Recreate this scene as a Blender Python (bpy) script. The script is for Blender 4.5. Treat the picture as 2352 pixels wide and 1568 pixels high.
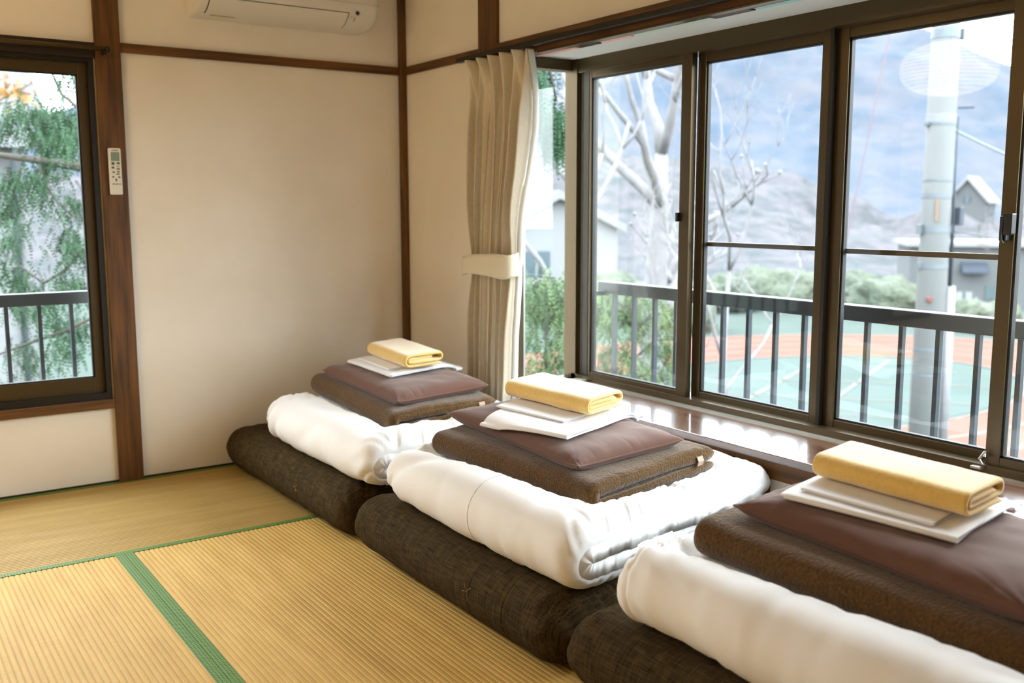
import bpy, bmesh, math, random
import numpy as np
from mathutils import Vector, Matrix

sc = bpy.context.scene
for o in list(bpy.data.objects):
    bpy.data.objects.remove(o, do_unlink=True)
COL = sc.collection

# ------------------------------------------------------------------ camera
F_PX, YAW, PITCH, ROLL = 2240.07, 0.6011, 0.1367, -0.0022
CAM = Vector((-2.2326, -4.146, 1.1176))
cy_, sy_, cp_, sp_ = math.cos(YAW), math.sin(YAW), math.cos(PITCH), math.sin(PITCH)
fw = Vector((sy_*cp_, cy_*cp_, -sp_)); rt = Vector((cy_, -sy_, 0)); up = rt.cross(fw)
r2 = math.cos(ROLL)*rt + math.sin(ROLL)*up; u2 = -math.sin(ROLL)*rt + math.cos(ROLL)*up
cd = bpy.data.cameras.new('camera'); cam = bpy.data.objects.new('camera', cd); COL.objects.link(cam)
cam.matrix_world = Matrix(((r2.x, u2.x, -fw.x, CAM.x), (r2.y, u2.y, -fw.y, CAM.y), (r2.z, u2.z, -fw.z, CAM.z), (0, 0, 0, 1)))
cd.sensor_width = 36.0; cd.sensor_fit = 'HORIZONTAL'; cd.lens = 36.0*F_PX/2352.0
cd.clip_start = 0.02; cd.clip_end = 3000
cd.dof.use_dof = True; cd.dof.focus_distance = 2.75; cd.dof.aperture_fstop = 2.8
sc.camera = cam

# ------------------------------------------------------------------ view and light
sc.view_settings.view_transform = 'Standard'; sc.view_settings.look = 'None'
sc.view_settings.gamma = 1.0; sc.view_settings.use_curve_mapping = False
sc.view_settings.exposure = 0.24
sc.cycles.transparent_max_bounces = 24
sc.cycles.max_bounces = 10; sc.cycles.diffuse_bounces = 6
sc.cycles.sample_clamp_indirect = 8.0
sc.cycles.caustics_reflective = False; sc.cycles.caustics_refractive = False

SKY = 13.0
w = bpy.data.worlds.new('overcast_sky'); sc.world = w; w.use_nodes = True
bg = w.node_tree.nodes['Background']
bg.inputs['Color'].default_value = (0.86, 0.935, 1.0, 1); bg.inputs['Strength'].default_value = SKY
LANTERN_W = 10.0          # bulb in the mirrored lantern; also sets the added fill lantern

def portal(name, loc, rot, sx, sy):
    l = bpy.data.lights.new(name, 'AREA'); l.shape = 'RECTANGLE'; l.size = sx; l.size_y = sy
    l.cycles.is_portal = True
    o = bpy.data.objects.new(name, l); COL.objects.link(o); o.location = loc; o.rotation_euler = rot
    return o
R90 = math.pi/2
portal('bay_portal', (0.40, -2.18, 1.03), (0, R90, 0), 1.36, 2.6)
portal('bay_side_portal', (0.16, -0.88, 1.03), (-R90, 0, 0), 0.34, 1.36)
portal('back_window_portal', (-2.28, 0.12, 1.03), (-R90, 0, 0), 1.9, 1.4)

# ------------------------------------------------------------------ small helpers
def S(r, g, b, a=1.0):
    f = lambda c: (c/255/12.92 if c/255 <= 0.04045 else ((c/255+0.055)/1.055)**2.4)
    return (f(r), f(g), f(b), a)
def tag(o, label=None, cat=None, group=None, kind=None):
    if label: o['label'] = label
    if cat: o['category'] = cat
    if group: o['group'] = group
    if kind: o['kind'] = kind
    return o
def empty(name, loc=(0, 0, 0), rz=0.0, parent=None):
    o = bpy.data.objects.new(name, None); COL.objects.link(o)
    o.location = loc; o.rotation_euler = (0, 0, rz); o.empty_display_size = 0.1
    if parent: o.parent = parent
    return o
def link(name, me, mat, parent=None):
    o = bpy.data.objects.new(name, me); COL.objects.link(o)
    if mat is not None and len(me.materials) == 0: me.materials.append(mat)
    if parent: o.parent = parent
    return o

def hash3(ix, iy, iz, seed):
    n = (ix*374761393 + iy*668265263 + iz*2147483647 + seed*1274126177) & 0xffffffff
    n = ((n ^ (n >> 13))*1274126177) & 0xffffffff
    n = ((n ^ (n >> 16))*2246822519) & 0xffffffff
    return ((n ^ (n >> 15)) & 0xffff)/65535.0
def vnoise(P, seed=0):
    P = np.asarray(P, float); I = np.floor(P).astype(np.int64); f = P-I; f = f*f*(3-2*f)
    out = 0
    for dx in (0, 1):
        for dy in (0, 1):
            for dz in (0, 1):
                h = hash3(I[..., 0]+dx, I[..., 1]+dy, I[..., 2]+dz, seed)
                wgt = (f[..., 0] if dx else 1-f[..., 0])*(f[..., 1] if dy else 1-f[..., 1])*(f[..., 2] if dz else 1-f[..., 2])
                out = out + h*wgt
    return out*2-1
def fbm(P, seed=0, oct=3):
    a, s, o = 1.0, 0.0, 0
    for i in range(oct):
        o = o + a*vnoise(np.asarray(P)*(2**i), seed+i*17); s += a; a *= 0.5
    return o/s

# ------------------------------------------------------------------ materials
def new_mat(name):
    m = bpy.data.materials.new(name); m.use_nodes = True
    nt = m.node_tree; b = nt.nodes['Principled BSDF']
    return m, nt, b
def node(nt, t, **kw):
    n = nt.nodes.new(t)
    for k, v in kw.items(): setattr(n, k, v)
    return n
def coords(nt, scale=(1, 1, 1), kind='Object'):
    tc = node(nt, 'ShaderNodeTexCoord'); mp = node(nt, 'ShaderNodeMapping')
    mp.inputs['Scale'].default_value = scale
    nt.links.new(tc.outputs[kind], mp.inputs['Vector'])
    return mp.outputs['Vector']
def M(name, col, rough=0.6, col2=None, vscale=6.0, stretch=(1, 1, 1), lo=0.35, hi=0.65, bump=0.0, bscale=60.0,
      bstretch=None, spec=0.5, metal=0.0, coat=0.0, sheen=0.0, detail=4.0, dist=0.002, nrough=0.5):
    m, nt, b = new_mat(name)
    b.inputs['Base Color'].default_value = col; b.inputs['Roughness'].default_value = rough
    b.inputs['Specular IOR Level'].default_value = spec; b.inputs['Metallic'].default_value = metal
    b.inputs['Coat Weight'].default_value = coat; b.inputs['Coat Roughness'].default_value = 0.08
    b.inputs['Sheen Weight'].default_value = sheen; b.inputs['Sheen Roughness'].default_value = 0.5
    if col2 is not None:
        v = coords(nt, stretch); n = node(nt, 'ShaderNodeTexNoise'); n.inputs['Scale'].default_value = vscale
        n.inputs['Detail'].default_value = detail; n.inputs['Roughness'].default_value = nrough
        nt.links.new(v, n.inputs['Vector'])
        r = node(nt, 'ShaderNodeMapRange'); r.inputs[1].default_value = lo; r.inputs[2].default_value = hi
        nt.links.new(n.outputs['Fac'], r.inputs[0])
        mx = node(nt, 'ShaderNodeMix', data_type='RGBA'); mx.inputs[6].default_value = col; mx.inputs[7].default_value = col2
        nt.links.new(r.outputs[0], mx.inputs[0]); nt.links.new(mx.outputs[2], b.inputs['Base Color'])
    if bump > 0:
        v = coords(nt, bstretch or (1, 1, 1)); n = node(nt, 'ShaderNodeTexNoise'); n.inputs['Scale'].default_value = bscale
        n.inputs['Detail'].default_value = 3
        nt.links.new(v, n.inputs['Vector'])
        bp = node(nt, 'ShaderNodeBump'); bp.inputs['Strength'].default_value = bump; bp.inputs['Distance'].default_value = dist
        nt.links.new(n.outputs['Fac'], bp.inputs['Height']); nt.links.new(bp.outputs['Normal'], b.inputs['Normal'])
    return m
def weave(m, scale=900.0, strength=0.25, dist=0.0006, colvar=0.0):
    """crossed threads as fine relief, with a little slub in the colour"""
    nt = m.node_tree; b = nt.nodes['Principled BSDF']
    v = coords(nt)
    hs = []
    for st in ((1, 0.05, 1), (0.05, 1, 0.05)):
        mp = node(nt, 'ShaderNodeMapping'); mp.inputs['Scale'].default_value = st; nt.links.new(v, mp.inputs['Vector'])
        n = node(nt, 'ShaderNodeTexNoise'); n.inputs['Scale'].default_value = scale; n.inputs['Detail'].default_value = 2
        nt.links.new(mp.outputs['Vector'], n.inputs['Vector']); hs.append(n.outputs['Fac'])
    ad = node(nt, 'ShaderNodeMath', operation='ADD'); nt.links.new(hs[0], ad.inputs[0]); nt.links.new(hs[1], ad.inputs[1])
    bp = node(nt, 'ShaderNodeBump'); bp.inputs['Strength'].default_value = strength; bp.inputs['Distance'].default_value = dist
    nt.links.new(ad.outputs[0], bp.inputs['Height']); nt.links.new(bp.outputs['Normal'], b.inputs['Normal'])
    if colvar > 0:
        c = b.inputs['Base Color']
        mx = node(nt, 'ShaderNodeMix', data_type='RGBA'); mx.blend_type = 'MULTIPLY'; mx.inputs[0].default_value = 1.0
        mr = node(nt, 'ShaderNodeMapRange'); mr.inputs[1].default_value = 0.7; mr.inputs[2].default_value = 1.3
        mr.inputs[3].default_value = 1-colvar; mr.inputs[4].default_value = 1+colvar
        nt.links.new(ad.outputs[0], mr.inputs[0])
        if c.is_linked:
            nt.links.new(c.links[0].from_socket, mx.inputs[6])
        else:
            mx.inputs[6].default_value = c.default_value
        nt.links.new(mr.outputs[0], mx.inputs[7]); nt.links.new(mx.outputs[2], c)
    return m

MAT = {}
MAT['plaster'] = M('wall_cloth', S(240, 233, 221), 0.85, S(234, 226, 213), 3.0, bump=0.25, bscale=420, spec=0.2, dist=0.0012)
MAT['plaster_white'] = M('bay_ceiling_paint', S(222, 224, 224), 0.6, spec=0.3)
WOOD = (S(114, 75, 33), S(72, 46, 19))
MAT['wood_v'] = M('dark_wood_upright', WOOD[0], 0.5, WOOD[1], 5.0, (9, 9, 0.7), bump=0.15, bscale=40, bstretch=(9, 9, 0.5), detail=6, spec=0.35)
MAT['wood_x'] = M('dark_wood_along_x', WOOD[0], 0.5, WOOD[1], 5.0, (0.7, 9, 9), bump=0.15, bscale=40, bstretch=(0.5, 9, 9), detail=6, spec=0.35)
MAT['wood_y'] = M('dark_wood_along_y', WOOD[0], 0.5, WOOD[1], 5.0, (9, 0.7, 9), bump=0.15, bscale=40, bstretch=(9, 0.5, 9), detail=6, spec=0.35)
MAT['wood_dark_x'] = M('blackened_wood', S(52, 34, 18), 0.5, S(30, 20, 10), 5.0, (0.7, 9, 9), detail=6, spec=0.35)
MAT['lacquer'] = M('lacquered_ledge', S(104, 68, 48), 0.24, S(66, 36, 22), 4.0, (9, 0.6, 9), spec=0.75, coat=0.9, detail=6)
MAT['ceiling_board'] = M('ceiling_board', S(226, 220, 206), 0.6, S(214, 206, 190), 5.0, (0.5, 9, 9))
MAT['bronze'] = M('bronze_aluminium', S(84, 70, 47), 0.30, metal=0.6, spec=0.5)
MAT['bronze_dark'] = M('dark_bronze_aluminium', S(38, 33, 26), 0.4, metal=0.4, spec=0.5)
MAT['rubber'] = M('black_gasket', S(16, 17, 18), 0.55)
MAT['alu'] = M('bare_aluminium', S(178, 180, 172), 0.35, metal=0.6)
MAT['steel'] = M('steel', S(190, 190, 186), 0.25, metal=0.9)
MAT['black_plastic'] = M('black_plastic', S(22, 22, 22), 0.35)
MAT['ac_white'] = M('white_plastic', S(226, 222, 212), 0.4, spec=0.4)
MAT['ac_gap'] = M('shadow_gap_plastic', S(40, 36, 30), 0.7)
MAT['ac_print'] = M('grey_print', S(150, 145, 135), 0.7)
MAT['remote_white'] = M('remote_plastic', S(226, 222, 208), 0.45)
MAT['lcd'] = M('lcd_grey_green', S(128, 148, 128), 0.25)
MAT['key_green'] = M('key_green', S(60, 104, 92), 0.5)
MAT['key_grey'] = M('key_grey', S(92, 92, 78), 0.5)
MAT['key_yellow'] = M('key_yellow', S(206, 186, 110), 0.5)
MAT['tatami'] = None
MAT['mattress'] = weave(M('dark_brown_linen', S(68, 55, 33), 0.85, S(58, 47, 28), 30.0, spec=0.05, sheen=0.0), 330, 0.6, 0.0010, 0.6)
MAT['duvet'] = weave(M('white_cotton', S(240, 240, 240), 0.75, spec=0.2, sheen=0.1), 1400, 0.12, 0.0004)
MAT['seam_grey'] = M('pale_grey_seam_thread', S(226, 226, 226), 0.8)  # pale grey thread of the duvet seam
MAT['thread'] = M('tan_thread', S(140, 110, 60), 0.8)
MAT['blanket'] = M('brown_plush', S(98, 71, 36), 0.97, S(78, 55, 26), 150.0, bump=0.9, bscale=170, spec=0.05, sheen=0.3, dist=0.004)
MAT['blanket_tape'] = M('brown_satin_tape', S(168, 138, 112), 0.45)
MAT['pillow'] = weave(M('cocoa_cotton', S(104, 73, 60), 0.8, spec=0.15, sheen=0.25), 1200, 0.2, 0.0005)
MAT['sheet'] = weave(M('folded_white_cotton', S(238, 238, 240), 0.75, spec=0.2), 1600, 0.1, 0.0004)
MAT['towel'] = M('yellow_terry', S(240, 204, 118), 0.95, S(234, 194, 102), 120.0, bump=0.6, bscale=420, spec=0.1, sheen=1.0, dist=0.002)
MAT['curtain'] = weave(M('beige_curtain_cloth', S(214, 203, 181), 0.8, spec=0.2, sheen=0.1), 900, 0.25, 0.0006, 0.08)
MAT['lining'] = M('backlit_curtain_lining', S(232, 230, 224), 0.8)
MAT['tieback'] = M('cream_tieback_cloth', S(222, 212, 186), 0.8)

# woven rush mat
def tatami_mat(name, along):
    m, nt, b = new_mat(name)
    b.inputs['Roughness'].default_value = 0.62; b.inputs['Specular IOR Level'].default_value = 0.35
    st = (14, 2.0, 1) if along == 'y' else (2.0, 14, 1)
    v = coords(nt, st); n = node(nt, 'ShaderNodeTexNoise'); n.inputs['Scale'].default_value = 1.6; n.inputs['Detail'].default_value = 3
    nt.links.new(v, n.inputs['Vector'])
    st2 = (2.2, 95, 1) if along == 'y' else (95, 2.2, 1)
    v2 = coords(nt, st2); n2 = node(nt, 'ShaderNodeTexNoise'); n2.inputs['Scale'].default_value = 4.0; n2.inputs['Detail'].default_value = 2
    nt.links.new(v2, n2.inputs['Vector'])
    cr = node(nt, 'ShaderNodeValToRGB'); cr.color_ramp.elements[0].position = 0.3; cr.color_ramp.elements[1].position = 0.72
    c0_, c1_ = ((186, 147, 68), (202, 164, 86)) if along == 'y' else ((158, 128, 66), (174, 144, 82))  # crosswise rush is darker: its weaker reflection is put into the colour
    cr.color_ramp.elements[0].color = S(*c0_); cr.color_ramp.elements[1].color = S(*c1_)
    nt.links.new(n.outputs['Fac'], cr.inputs[0])
    mx = node(nt, 'ShaderNodeMix', data_type='RGBA'); mx.blend_type = 'MULTIPLY'; mx.inputs[0].default_value = 1.0
    mr = node(nt, 'ShaderNodeMapRange'); mr.inputs[1].default_value = 0.3; mr.inputs[2].default_value = 0.7; mr.inputs[3].default_value = 0.94; mr.inputs[4].default_value = 1.04
    nt.links.new(n2.outputs['Fac'], mr.inputs[0]); nt.links.new(cr.outputs[0], mx.inputs[6]); nt.links.new(mr.outputs[0], mx.inputs[7])
    nt.links.new(mx.outputs[2], b.inputs['Base Color'])
    bp = node(nt, 'ShaderNodeBump'); bp.inputs['Strength'].default_value = 0.4; bp.inputs['Distance'].default_value = 0.0006
    nt.links.new(n2.outputs['Fac'], bp.inputs['Height']); nt.links.new(bp.outputs['Normal'], b.inputs['Normal'])
    return m
MAT['rush_y'] = tatami_mat('woven_rush_along_y', 'y'); MAT['rush_x'] = tatami_mat('woven_rush_along_x', 'x')
# green brocade border: hexagon lattice print
def border_mat():
    m, nt, b = new_mat('green_brocade')
    b.inputs['Roughness'].default_value = 0.6
    v = coords(nt, (1, 1, 1)); sx = node(nt, 'ShaderNodeSeparateXYZ'); nt.links.new(v, sx.inputs[0])
    def mth(op, a, bb=None):
        n = node(nt, 'ShaderNodeMath', operation=op)
        for i, x in enumerate((a, bb)):
            if x is None: continue
            if isinstance(x, (int, float)): n.inputs[i].default_value = x
            else: nt.links.new(x, n.inputs[i])
        return n.outputs[0]
    k = 2*math.pi/0.0085
    x = mth('MULTIPLY', sx.outputs[0], k); y = mth('MULTIPLY', sx.outputs[1], k)
    c0 = mth('COSINE', x)
    c1 = mth('COSINE', mth('ADD', mth('MULTIPLY', x, -0.5), mth('MULTIPLY', y, 0.866)))
    c2 = mth('COSINE', mth('ADD', mth('MULTIPLY', x, -0.5), mth('MULTIPLY', y, -0.866)))
    s = mth('ADD', mth('ADD', c0, c1), c2)           # -1.5 .. 3
    cr = node(nt, 'ShaderNodeValToRGB'); e = cr.color_ramp.elements
    e[0].position = 0.0; e[0].color = S(128, 150, 58)
    e[1].position = 1.0; e[1].color = S(92, 114, 38)
    for p, c in ((0.16, S(92, 130, 44)), (0.30, S(34, 86, 22)), (0.72, S(25, 72, 17)), (0.90, S(46, 88, 22))):
        q = cr.color_ramp.elements.new(p); q.color = c
    mr = node(nt, 'ShaderNodeMapRange'); mr.inputs[1].default_value = -1.5; mr.inputs[2].default_value = 3.0
    nt.links.new(s, mr.inputs[0]); nt.links.new(mr.outputs[0], cr.inputs[0]); nt.links.new(cr.outputs[0], b.inputs['Base Color'])
    return m
MAT['border'] = border_mat()
# window glass: clear with a grazing-angle reflection
def glass():
    m = bpy.data.materials.new('window_glass'); m.use_nodes = True; nt = m.node_tree; nt.nodes.clear()
    out = node(nt, 'ShaderNodeOutputMaterial'); mix = node(nt, 'ShaderNodeMixShader')
    tr = node(nt, 'ShaderNodeBsdfTransparent'); tr.inputs[0].default_value = (0.97, 0.985, 0.98, 1)
    gl = node(nt, 'ShaderNodeBsdfGlossy'); gl.inputs['Roughness'].default_value = 0.0
    lw = node(nt, 'ShaderNodeLayerWeight'); lw.inputs[0].default_value = 0.5
    p = node(nt, 'ShaderNodeMath', operation='POWER'); p.inputs[1].default_value = 5.0
    a = node(nt, 'ShaderNodeMath', operation='MULTIPLY_ADD'); a.inputs[1].default_value = 0.9; a.inputs[2].default_value = 0.035
    nt.links.new(lw.outputs['Facing'], p.inputs[0]); nt.links.new(p.outputs[0], a.inputs[0]); nt.links.new(a.outputs[0], mix.inputs[0])
    nt.links.new(tr.outputs[0], mix.inputs[1]); nt.links.new(gl.outputs[0], mix.inputs[2]); nt.links.new(mix.outputs[0], out.inputs[0])
    return m
MAT['glass'] = glass()
def emit(name, col, s):
    m = bpy.data.materials.new(name); m.use_nodes = True; nt = m.node_tree; nt.nodes.clear()
    out = node(nt, 'ShaderNodeOutputMaterial'); e = node(nt, 'ShaderNodeEmission')
    e.inputs[0].default_value = col; e.inputs[1].default_value = s; nt.links.new(e.outputs[0], out.inputs[0])
    return m

# ------------------------------------------------------------------ mesh helpers
class MB:
    """collects primitive shapes into one mesh (one part)"""
    def __init__(s): s.v = []; s.f = []
    def add(s, V, Fc):
        n = len(s.v); s.v += [tuple(map(float, p)) for p in V]; s.f += [tuple(i+n for i in q) for q in Fc]; return s
    def box(s, x0, x1, y0, y1, z0, z1, bev=0.0):
        if bev <= 0:
            V = [(x0, y0, z0), (x1, y0, z0), (x1, y1, z0), (x0, y1, z0), (x0, y0, z1), (x1, y0, z1), (x1, y1, z1), (x0, y1, z1)]
            return s.add(V, [(0, 3, 2, 1), (4, 5, 6, 7), (0, 1, 5, 4), (1, 2, 6, 5), (2, 3, 7, 6), (3, 0, 4, 7)])
        bm = bmesh.new(); bmesh.ops.create_cube(bm, size=1.0)
        for v in bm.verts:
            v.co = ((x0+x1)/2+v.co.x*(x1-x0), (y0+y1)/2+v.co.y*(y1-y0), (z0+z1)/2+v.co.z*(z1-z0))
        bmesh.ops.bevel(bm, geom=list(bm.edges), offset=bev, segments=2, affect='EDGES', profile=0.6)
        bm.verts.index_update(); V = [v.co[:] for v in bm.verts]; Fc = [[v.index for v in f.verts] for f in bm.faces]; bm.free()
        return s.add(V, Fc)
    def tube(s, pts, rad, seg=8, caps=True):
        pts = [Vector(p) for p in pts]; n = len(pts)
        rr = rad if isinstance(rad, (list, tuple, np.ndarray)) else [rad]*n
        V = []; Fc = []; prev = None
        for i, p in enumerate(pts):
            t = (pts[min(i+1, n-1)]-pts[max(i-1, 0)]).normalized()
            if prev is None:
                a = Vector((0, 0, 1)) if abs(t.z) < 0.9 else Vector((1, 0, 0)); u = t.cross(a).normalized()
            else:
                u = (prev-t*prev.dot(t)).normalized()
            prev = u; q = t.cross(u)
            for k in range(seg):
                an = 2*math.pi*k/seg; V.append(p+(u*math.cos(an)+q*math.sin(an))*rr[i])
        for i in range(n-1):
            for k in range(seg):
                Fc.append((i*seg+k, i*seg+(k+1) % seg, (i+1)*seg+(k+1) % seg, (i+1)*seg+k))
        if caps:
            Fc.append(tuple(range(seg-1, -1, -1))); Fc.append(tuple((n-1)*seg+k for k in range(seg)))
        return s.add(V, Fc)
    def lathe(s, prof, cx=0, cy=0, seg=24):
        V = []; Fc = []; n = len(prof)
        for (r, z) in prof:
            for k in range(seg):
                a = 2*math.pi*k/seg; V.append((cx+r*math.cos(a), cy+r*math.sin(a), z))
        for i in range(n-1):
            for k in range(seg):
                Fc.append((i*seg+k, i*seg+(k+1) % seg, (i+1)*seg+(k+1) % seg, (i+1)*seg+k))
        return s.add(V, Fc)
    def prism(s, poly, axis, a0, a1):
        """poly: 2-D outline (counter-clockwise), extruded along axis"""
        n = len(poly); V = []
        for a in (a0, a1):
            for (p, q) in poly:
                V.append({'x': (a, p, q), 'y': (p, a, q), 'z': (p, q, a)}[axis])
        Fc = [tuple(range(n)), tuple(range(2*n-1, n-1, -1))]+[(i, i+n, (i+1) % n+n, (i+1) % n) for i in range(n)]
        return s.add(V, Fc)
    def build(s, name, mat, parent=None, smooth=False):
        me = bpy.data.meshes.new(name); me.from_pydata(s.v, [], s.f); me.update()
        if smooth:
            bm = bmesh.new(); bm.from_mesh(me); bmesh.ops.recalc_face_normals(bm, faces=bm.faces); bm.to_mesh(me); bm.free()
            for p in me.polygons: p.use_smooth = True
        else:
            bm = bmesh.new(); bm.from_mesh(me); bmesh.ops.recalc_face_normals(bm, faces=bm.faces); bm.to_mesh(me); bm.free()
        return link(name, me, mat, parent)
def np_mesh(name, V, Fq, mat, parent=None, smooth=True):
    me = bpy.data.meshes.new(name)
    V = np.asarray(V, np.float32); Fq = np.asarray(Fq, np.int32); nf, k = Fq.shape
    me.vertices.add(len(V)); me.vertices.foreach_set('co', V.ravel())
    me.loops.add(nf*k); me.loops.foreach_set('vertex_index', Fq.ravel())
    me.polygons.add(nf); me.polygons.foreach_set('loop_start', np.arange(nf, dtype=np.int32)*k)
    me.polygons.foreach_set('loop_total', np.full(nf, k, np.int32))
    if smooth: me.polygons.foreach_set('use_smooth', np.ones(nf, bool))
    me.update(calc_edges=True); me.validate()
    return link(name, me, mat, parent)
def box(name, dims, mat, parent=None, bev=0.0, label=None):
    o = MB().box(*dims, bev=bev).build(name, mat, parent)
    if label: o['label'] = label
    return o
def struct(o, label=None):
    o['kind'] = 'structure'
    if label: o['label'] = label
    return o
def holed_slab(name, axis, t0, t1, ub, vb, hole, mat):
    """one connected slab in a plane (axis = its normal) with rectangular holes; ub, vb: breaks; hole(i, j) -> bool"""
    V = []; Fc = []; nu, nv = len(ub), len(vb)
    def P(t, a, b): return {'x': (t, a, b), 'y': (a, t, b)}[axis]
    for t in (t0, t1):
        for a in ub:
            for b in vb: V.append(P(t, a, b))
    idx = lambda s, i, j: s*nu*nv+i*nv+j
    sol = lambda i, j: 0 <= i < nu-1 and 0 <= j < nv-1 and not hole(i, j)
    for i in range(nu-1):
        for j in range(nv-1):
            if not sol(i, j): continue
            Fc.append((idx(0, i, j), idx(0, i+1, j), idx(0, i+1, j+1), idx(0, i, j+1)))
            Fc.append((idx(1, i, j), idx(1, i, j+1), idx(1, i+1, j+1), idx(1, i+1, j)))
            for (di, dj, a, b) in ((-1, 0, (i, j), (i, j+1)), (1, 0, (i+1, j), (i+1, j+1)), (0, -1, (i, j), (i+1, j)), (0, 1, (i, j+1), (i+1, j+1))):
                if not sol(i+di, j+dj):
                    Fc.append((idx(0, *a), idx(0, *b), idx(1, *b), idx(1, *a)))
    me = MB().add(V, Fc)
    return me.build(name, mat)

# ================================================================== THE ROOM
XL, YF, ZC = -3.64, -5.46, 2.36           # left wall, wall behind the camera, ceiling
BX, BY0, BY1 = 0.316, -0.933, -3.43       # bay depth and ends
# floor: slab with tatami mats
floor = struct(empty('floor'))
box('floor_slab', (XL-0.1, 0.45, YF-0.1, 0.1, -0.16, -0.012), MAT['wood_x'], floor)
RIB = 0.0152
def make_mat(x0, x1, y0, y1, along, seed=0):
    """tatami_mat: ribbed rush surface plus two cloth borders along its long edges"""
    c0, c1 = (x0, x1) if along == 'y' else (y0, y1)      # across the ribs
    l0, l1 = (y0, y1) if along == 'y' else (x0, x1)
    g = 0.001
    n = int((c1-c0-2*g)/RIB); step = (c1-c0-2*g)/n; cs = []
    for i in range(n):
        for fr, z in ((0.0, -0.0032), (0.09, -0.0008), (0.26, -0.0001), (0.5, 0.0), (0.74, -0.0001), (0.91, -0.0008)):
            cs.append((c0+g+(i+fr)*step, z))
    cs.append((c1-g, -0.0032))
    V = []; Fq = []
    for (c, z) in cs:
        for l in (l0+g, l1-g): V.append((c, l, z) if along == 'y' else (l, c, z))
    for i in range(len(cs)-1): Fq.append((2*i, 2*i+2, 2*i+3, 2*i+1) if along == 'y' else (2*i, 2*i+1, 2*i+3, 2*i+2))
    b = MB().add(V, Fq)
    # solid sides
    if along == 'y': b.box(x0+g, x1-g, y0+g, y1-g, -0.012, -0.003)
    else: b.box(x0+g, x1-g, y0+g, y1-g, -0.012, -0.003)
    o = b.build('tatami_mat', MAT['rush_y' if along == 'y' else 'rush_x'], floor, smooth=False)
    me = o.data
    for p in me.polygons[:len(Fq)]: p.use_smooth = True
    for a, bb in ((c0+0.0005, c0+0.0285), (c1-0.0285, c1-0.0005)):
        d = (a, bb, l0, l1) if along == 'y' else (l0, l1, a, bb)
        box('cloth_border', (*d, -0.006, 0.0014), MAT['border'], o, bev=0.0008, label='green patterned cloth border of the tatami mat')
    return o
XS = -1.5483                      # seam between the two near mats
make_mat(-2.12, -0.002, -0.91, -0.004, 'x')
make_mat(XL, -2.12, -0.91, -0.004, 'x')
for xa, xb in ((XS-0.91*2, XS-0.91), (XS-0.91, XS), (XS, XS+0.91), (XS+0.91, -0.002)):
    make_mat(max(xa, XL), xb, -2.73, -0.91, 'y'); make_mat(max(xa, XL), xb, -4.55, -2.73, 'y')
make_mat(-1.82, -0.002, YF, -4.55, 'x'); make_mat(XL, -1.82, YF, -4.55, 'x')
# walls
W1X0, W1X1, W1Z0, W1Z1 = -3.20, -1.366, 0.349, 1.70      # back window opening
wb = struct(holed_slab('wall_back', 'y', 0.0, 0.11, [XL-0.1, W1X0, W1X1, 0.11], [-0.16, W1Z0, W1Z1, ZC+0.1], lambda i, j: i == 1 and j == 1, MAT['plaster']))
wr = struct(holed_slab('wall_right', 'x', 0.0, 0.030, [YF-0.1, BY1-0.05, BY0+0.05, 0.0], [-0.16, 0.372, 1.715, ZC+0.1], lambda i, j: i == 1 and j == 1, MAT['plaster']))
# unseen sides of the room
struct(box('wall_front', (XL-0.1, 0.030, YF-0.1, YF, -0.16, ZC+0.1), MAT['plaster']))
struct(box('wall_left', (XL-0.1, XL, YF, 0.0, -0.16, ZC+0.1), MAT['plaster']))
struct(box('ceiling', (XL-0.1, 0.030, YF-0.1, 0.11, ZC, ZC+0.06), MAT['ceiling_board']))

# timber: posts, lintels, beam, skirting
struct(box('trim_1', (-1.360, -1.264, -0.022, 0.0, 0.0, ZC), MAT['wood_v'], bev=0.003), 'wide dark wooden post beside the left window, holding the remote')
struct(box('trim_2', (-0.030, 0.0, -0.032, 0.0, 0.0, ZC), MAT['wood_v'], bev=0.003), 'slim dark wooden post in the room corner')
struct(box('trim_3', (-1.264, -0.030, -0.014, 0.0, 1.7247, 1.7612), MAT['wood_x'], bev=0.002), 'thin dark wooden rail across the back wall below the air conditioner')
struct(box('trim_4', (XL, -1.360, -0.018, 0.0, 1.694, 1.753), MAT['wood_dark_x'], bev=0.002), 'dark wooden lintel over the left window')
struct(box('trim_5', (-0.014, 0.0, -0.674, -0.032, 1.7247, 1.7612), MAT['wood_y'], bev=0.002), 'short dark wooden rail between corner post and curtain')
struct(box('trim_6', (-0.018, 0.0, -0.806, -0.674, 0.0, ZC), MAT['wood_v'], bev=0.003), 'dark wooden post rising above the curtain')
struct(box('trim_7', (-0.024, 0.034, -4.6, -0.806, 1.694, 1.7612), MAT['wood_y'], bev=0.003), 'long dark wooden beam over the bay window')
struct(box('trim_8', (XL, -1.360, -0.020, 0.0, 0.312, 0.349), MAT['wood_x'], bev=0.002), 'reddish wooden sill under the left window')
sk = struct(empty('baseboard_back'), 'thin dark strip between back wall and mats')
box('strip', (XL, 0.0, -0.006, 0.0, -0.003, 0.008), MAT['wood_dark_x'], sk)
# ledge of the bay with its apron and uprights
led = struct(empty('trim_9'), 'glossy brown wooden ledge of the bay window')
box('ledge_board', (-0.022, 0.40, BY1, BY0, 0.372, 0.397), MAT['lacquer'], led, bev=0.003)
box('apron', (-0.012, 0.0, BY1, BY0, 0.318, 0.372), MAT['wood_y'], led, bev=0.002)
for ya in (-0.995, -2.253, -3.40):
    box('upright', (-0.014, 0.0, ya, ya+0.109, 0.0, 0.318), MAT['wood_v'], led, bev=0.002)
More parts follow.
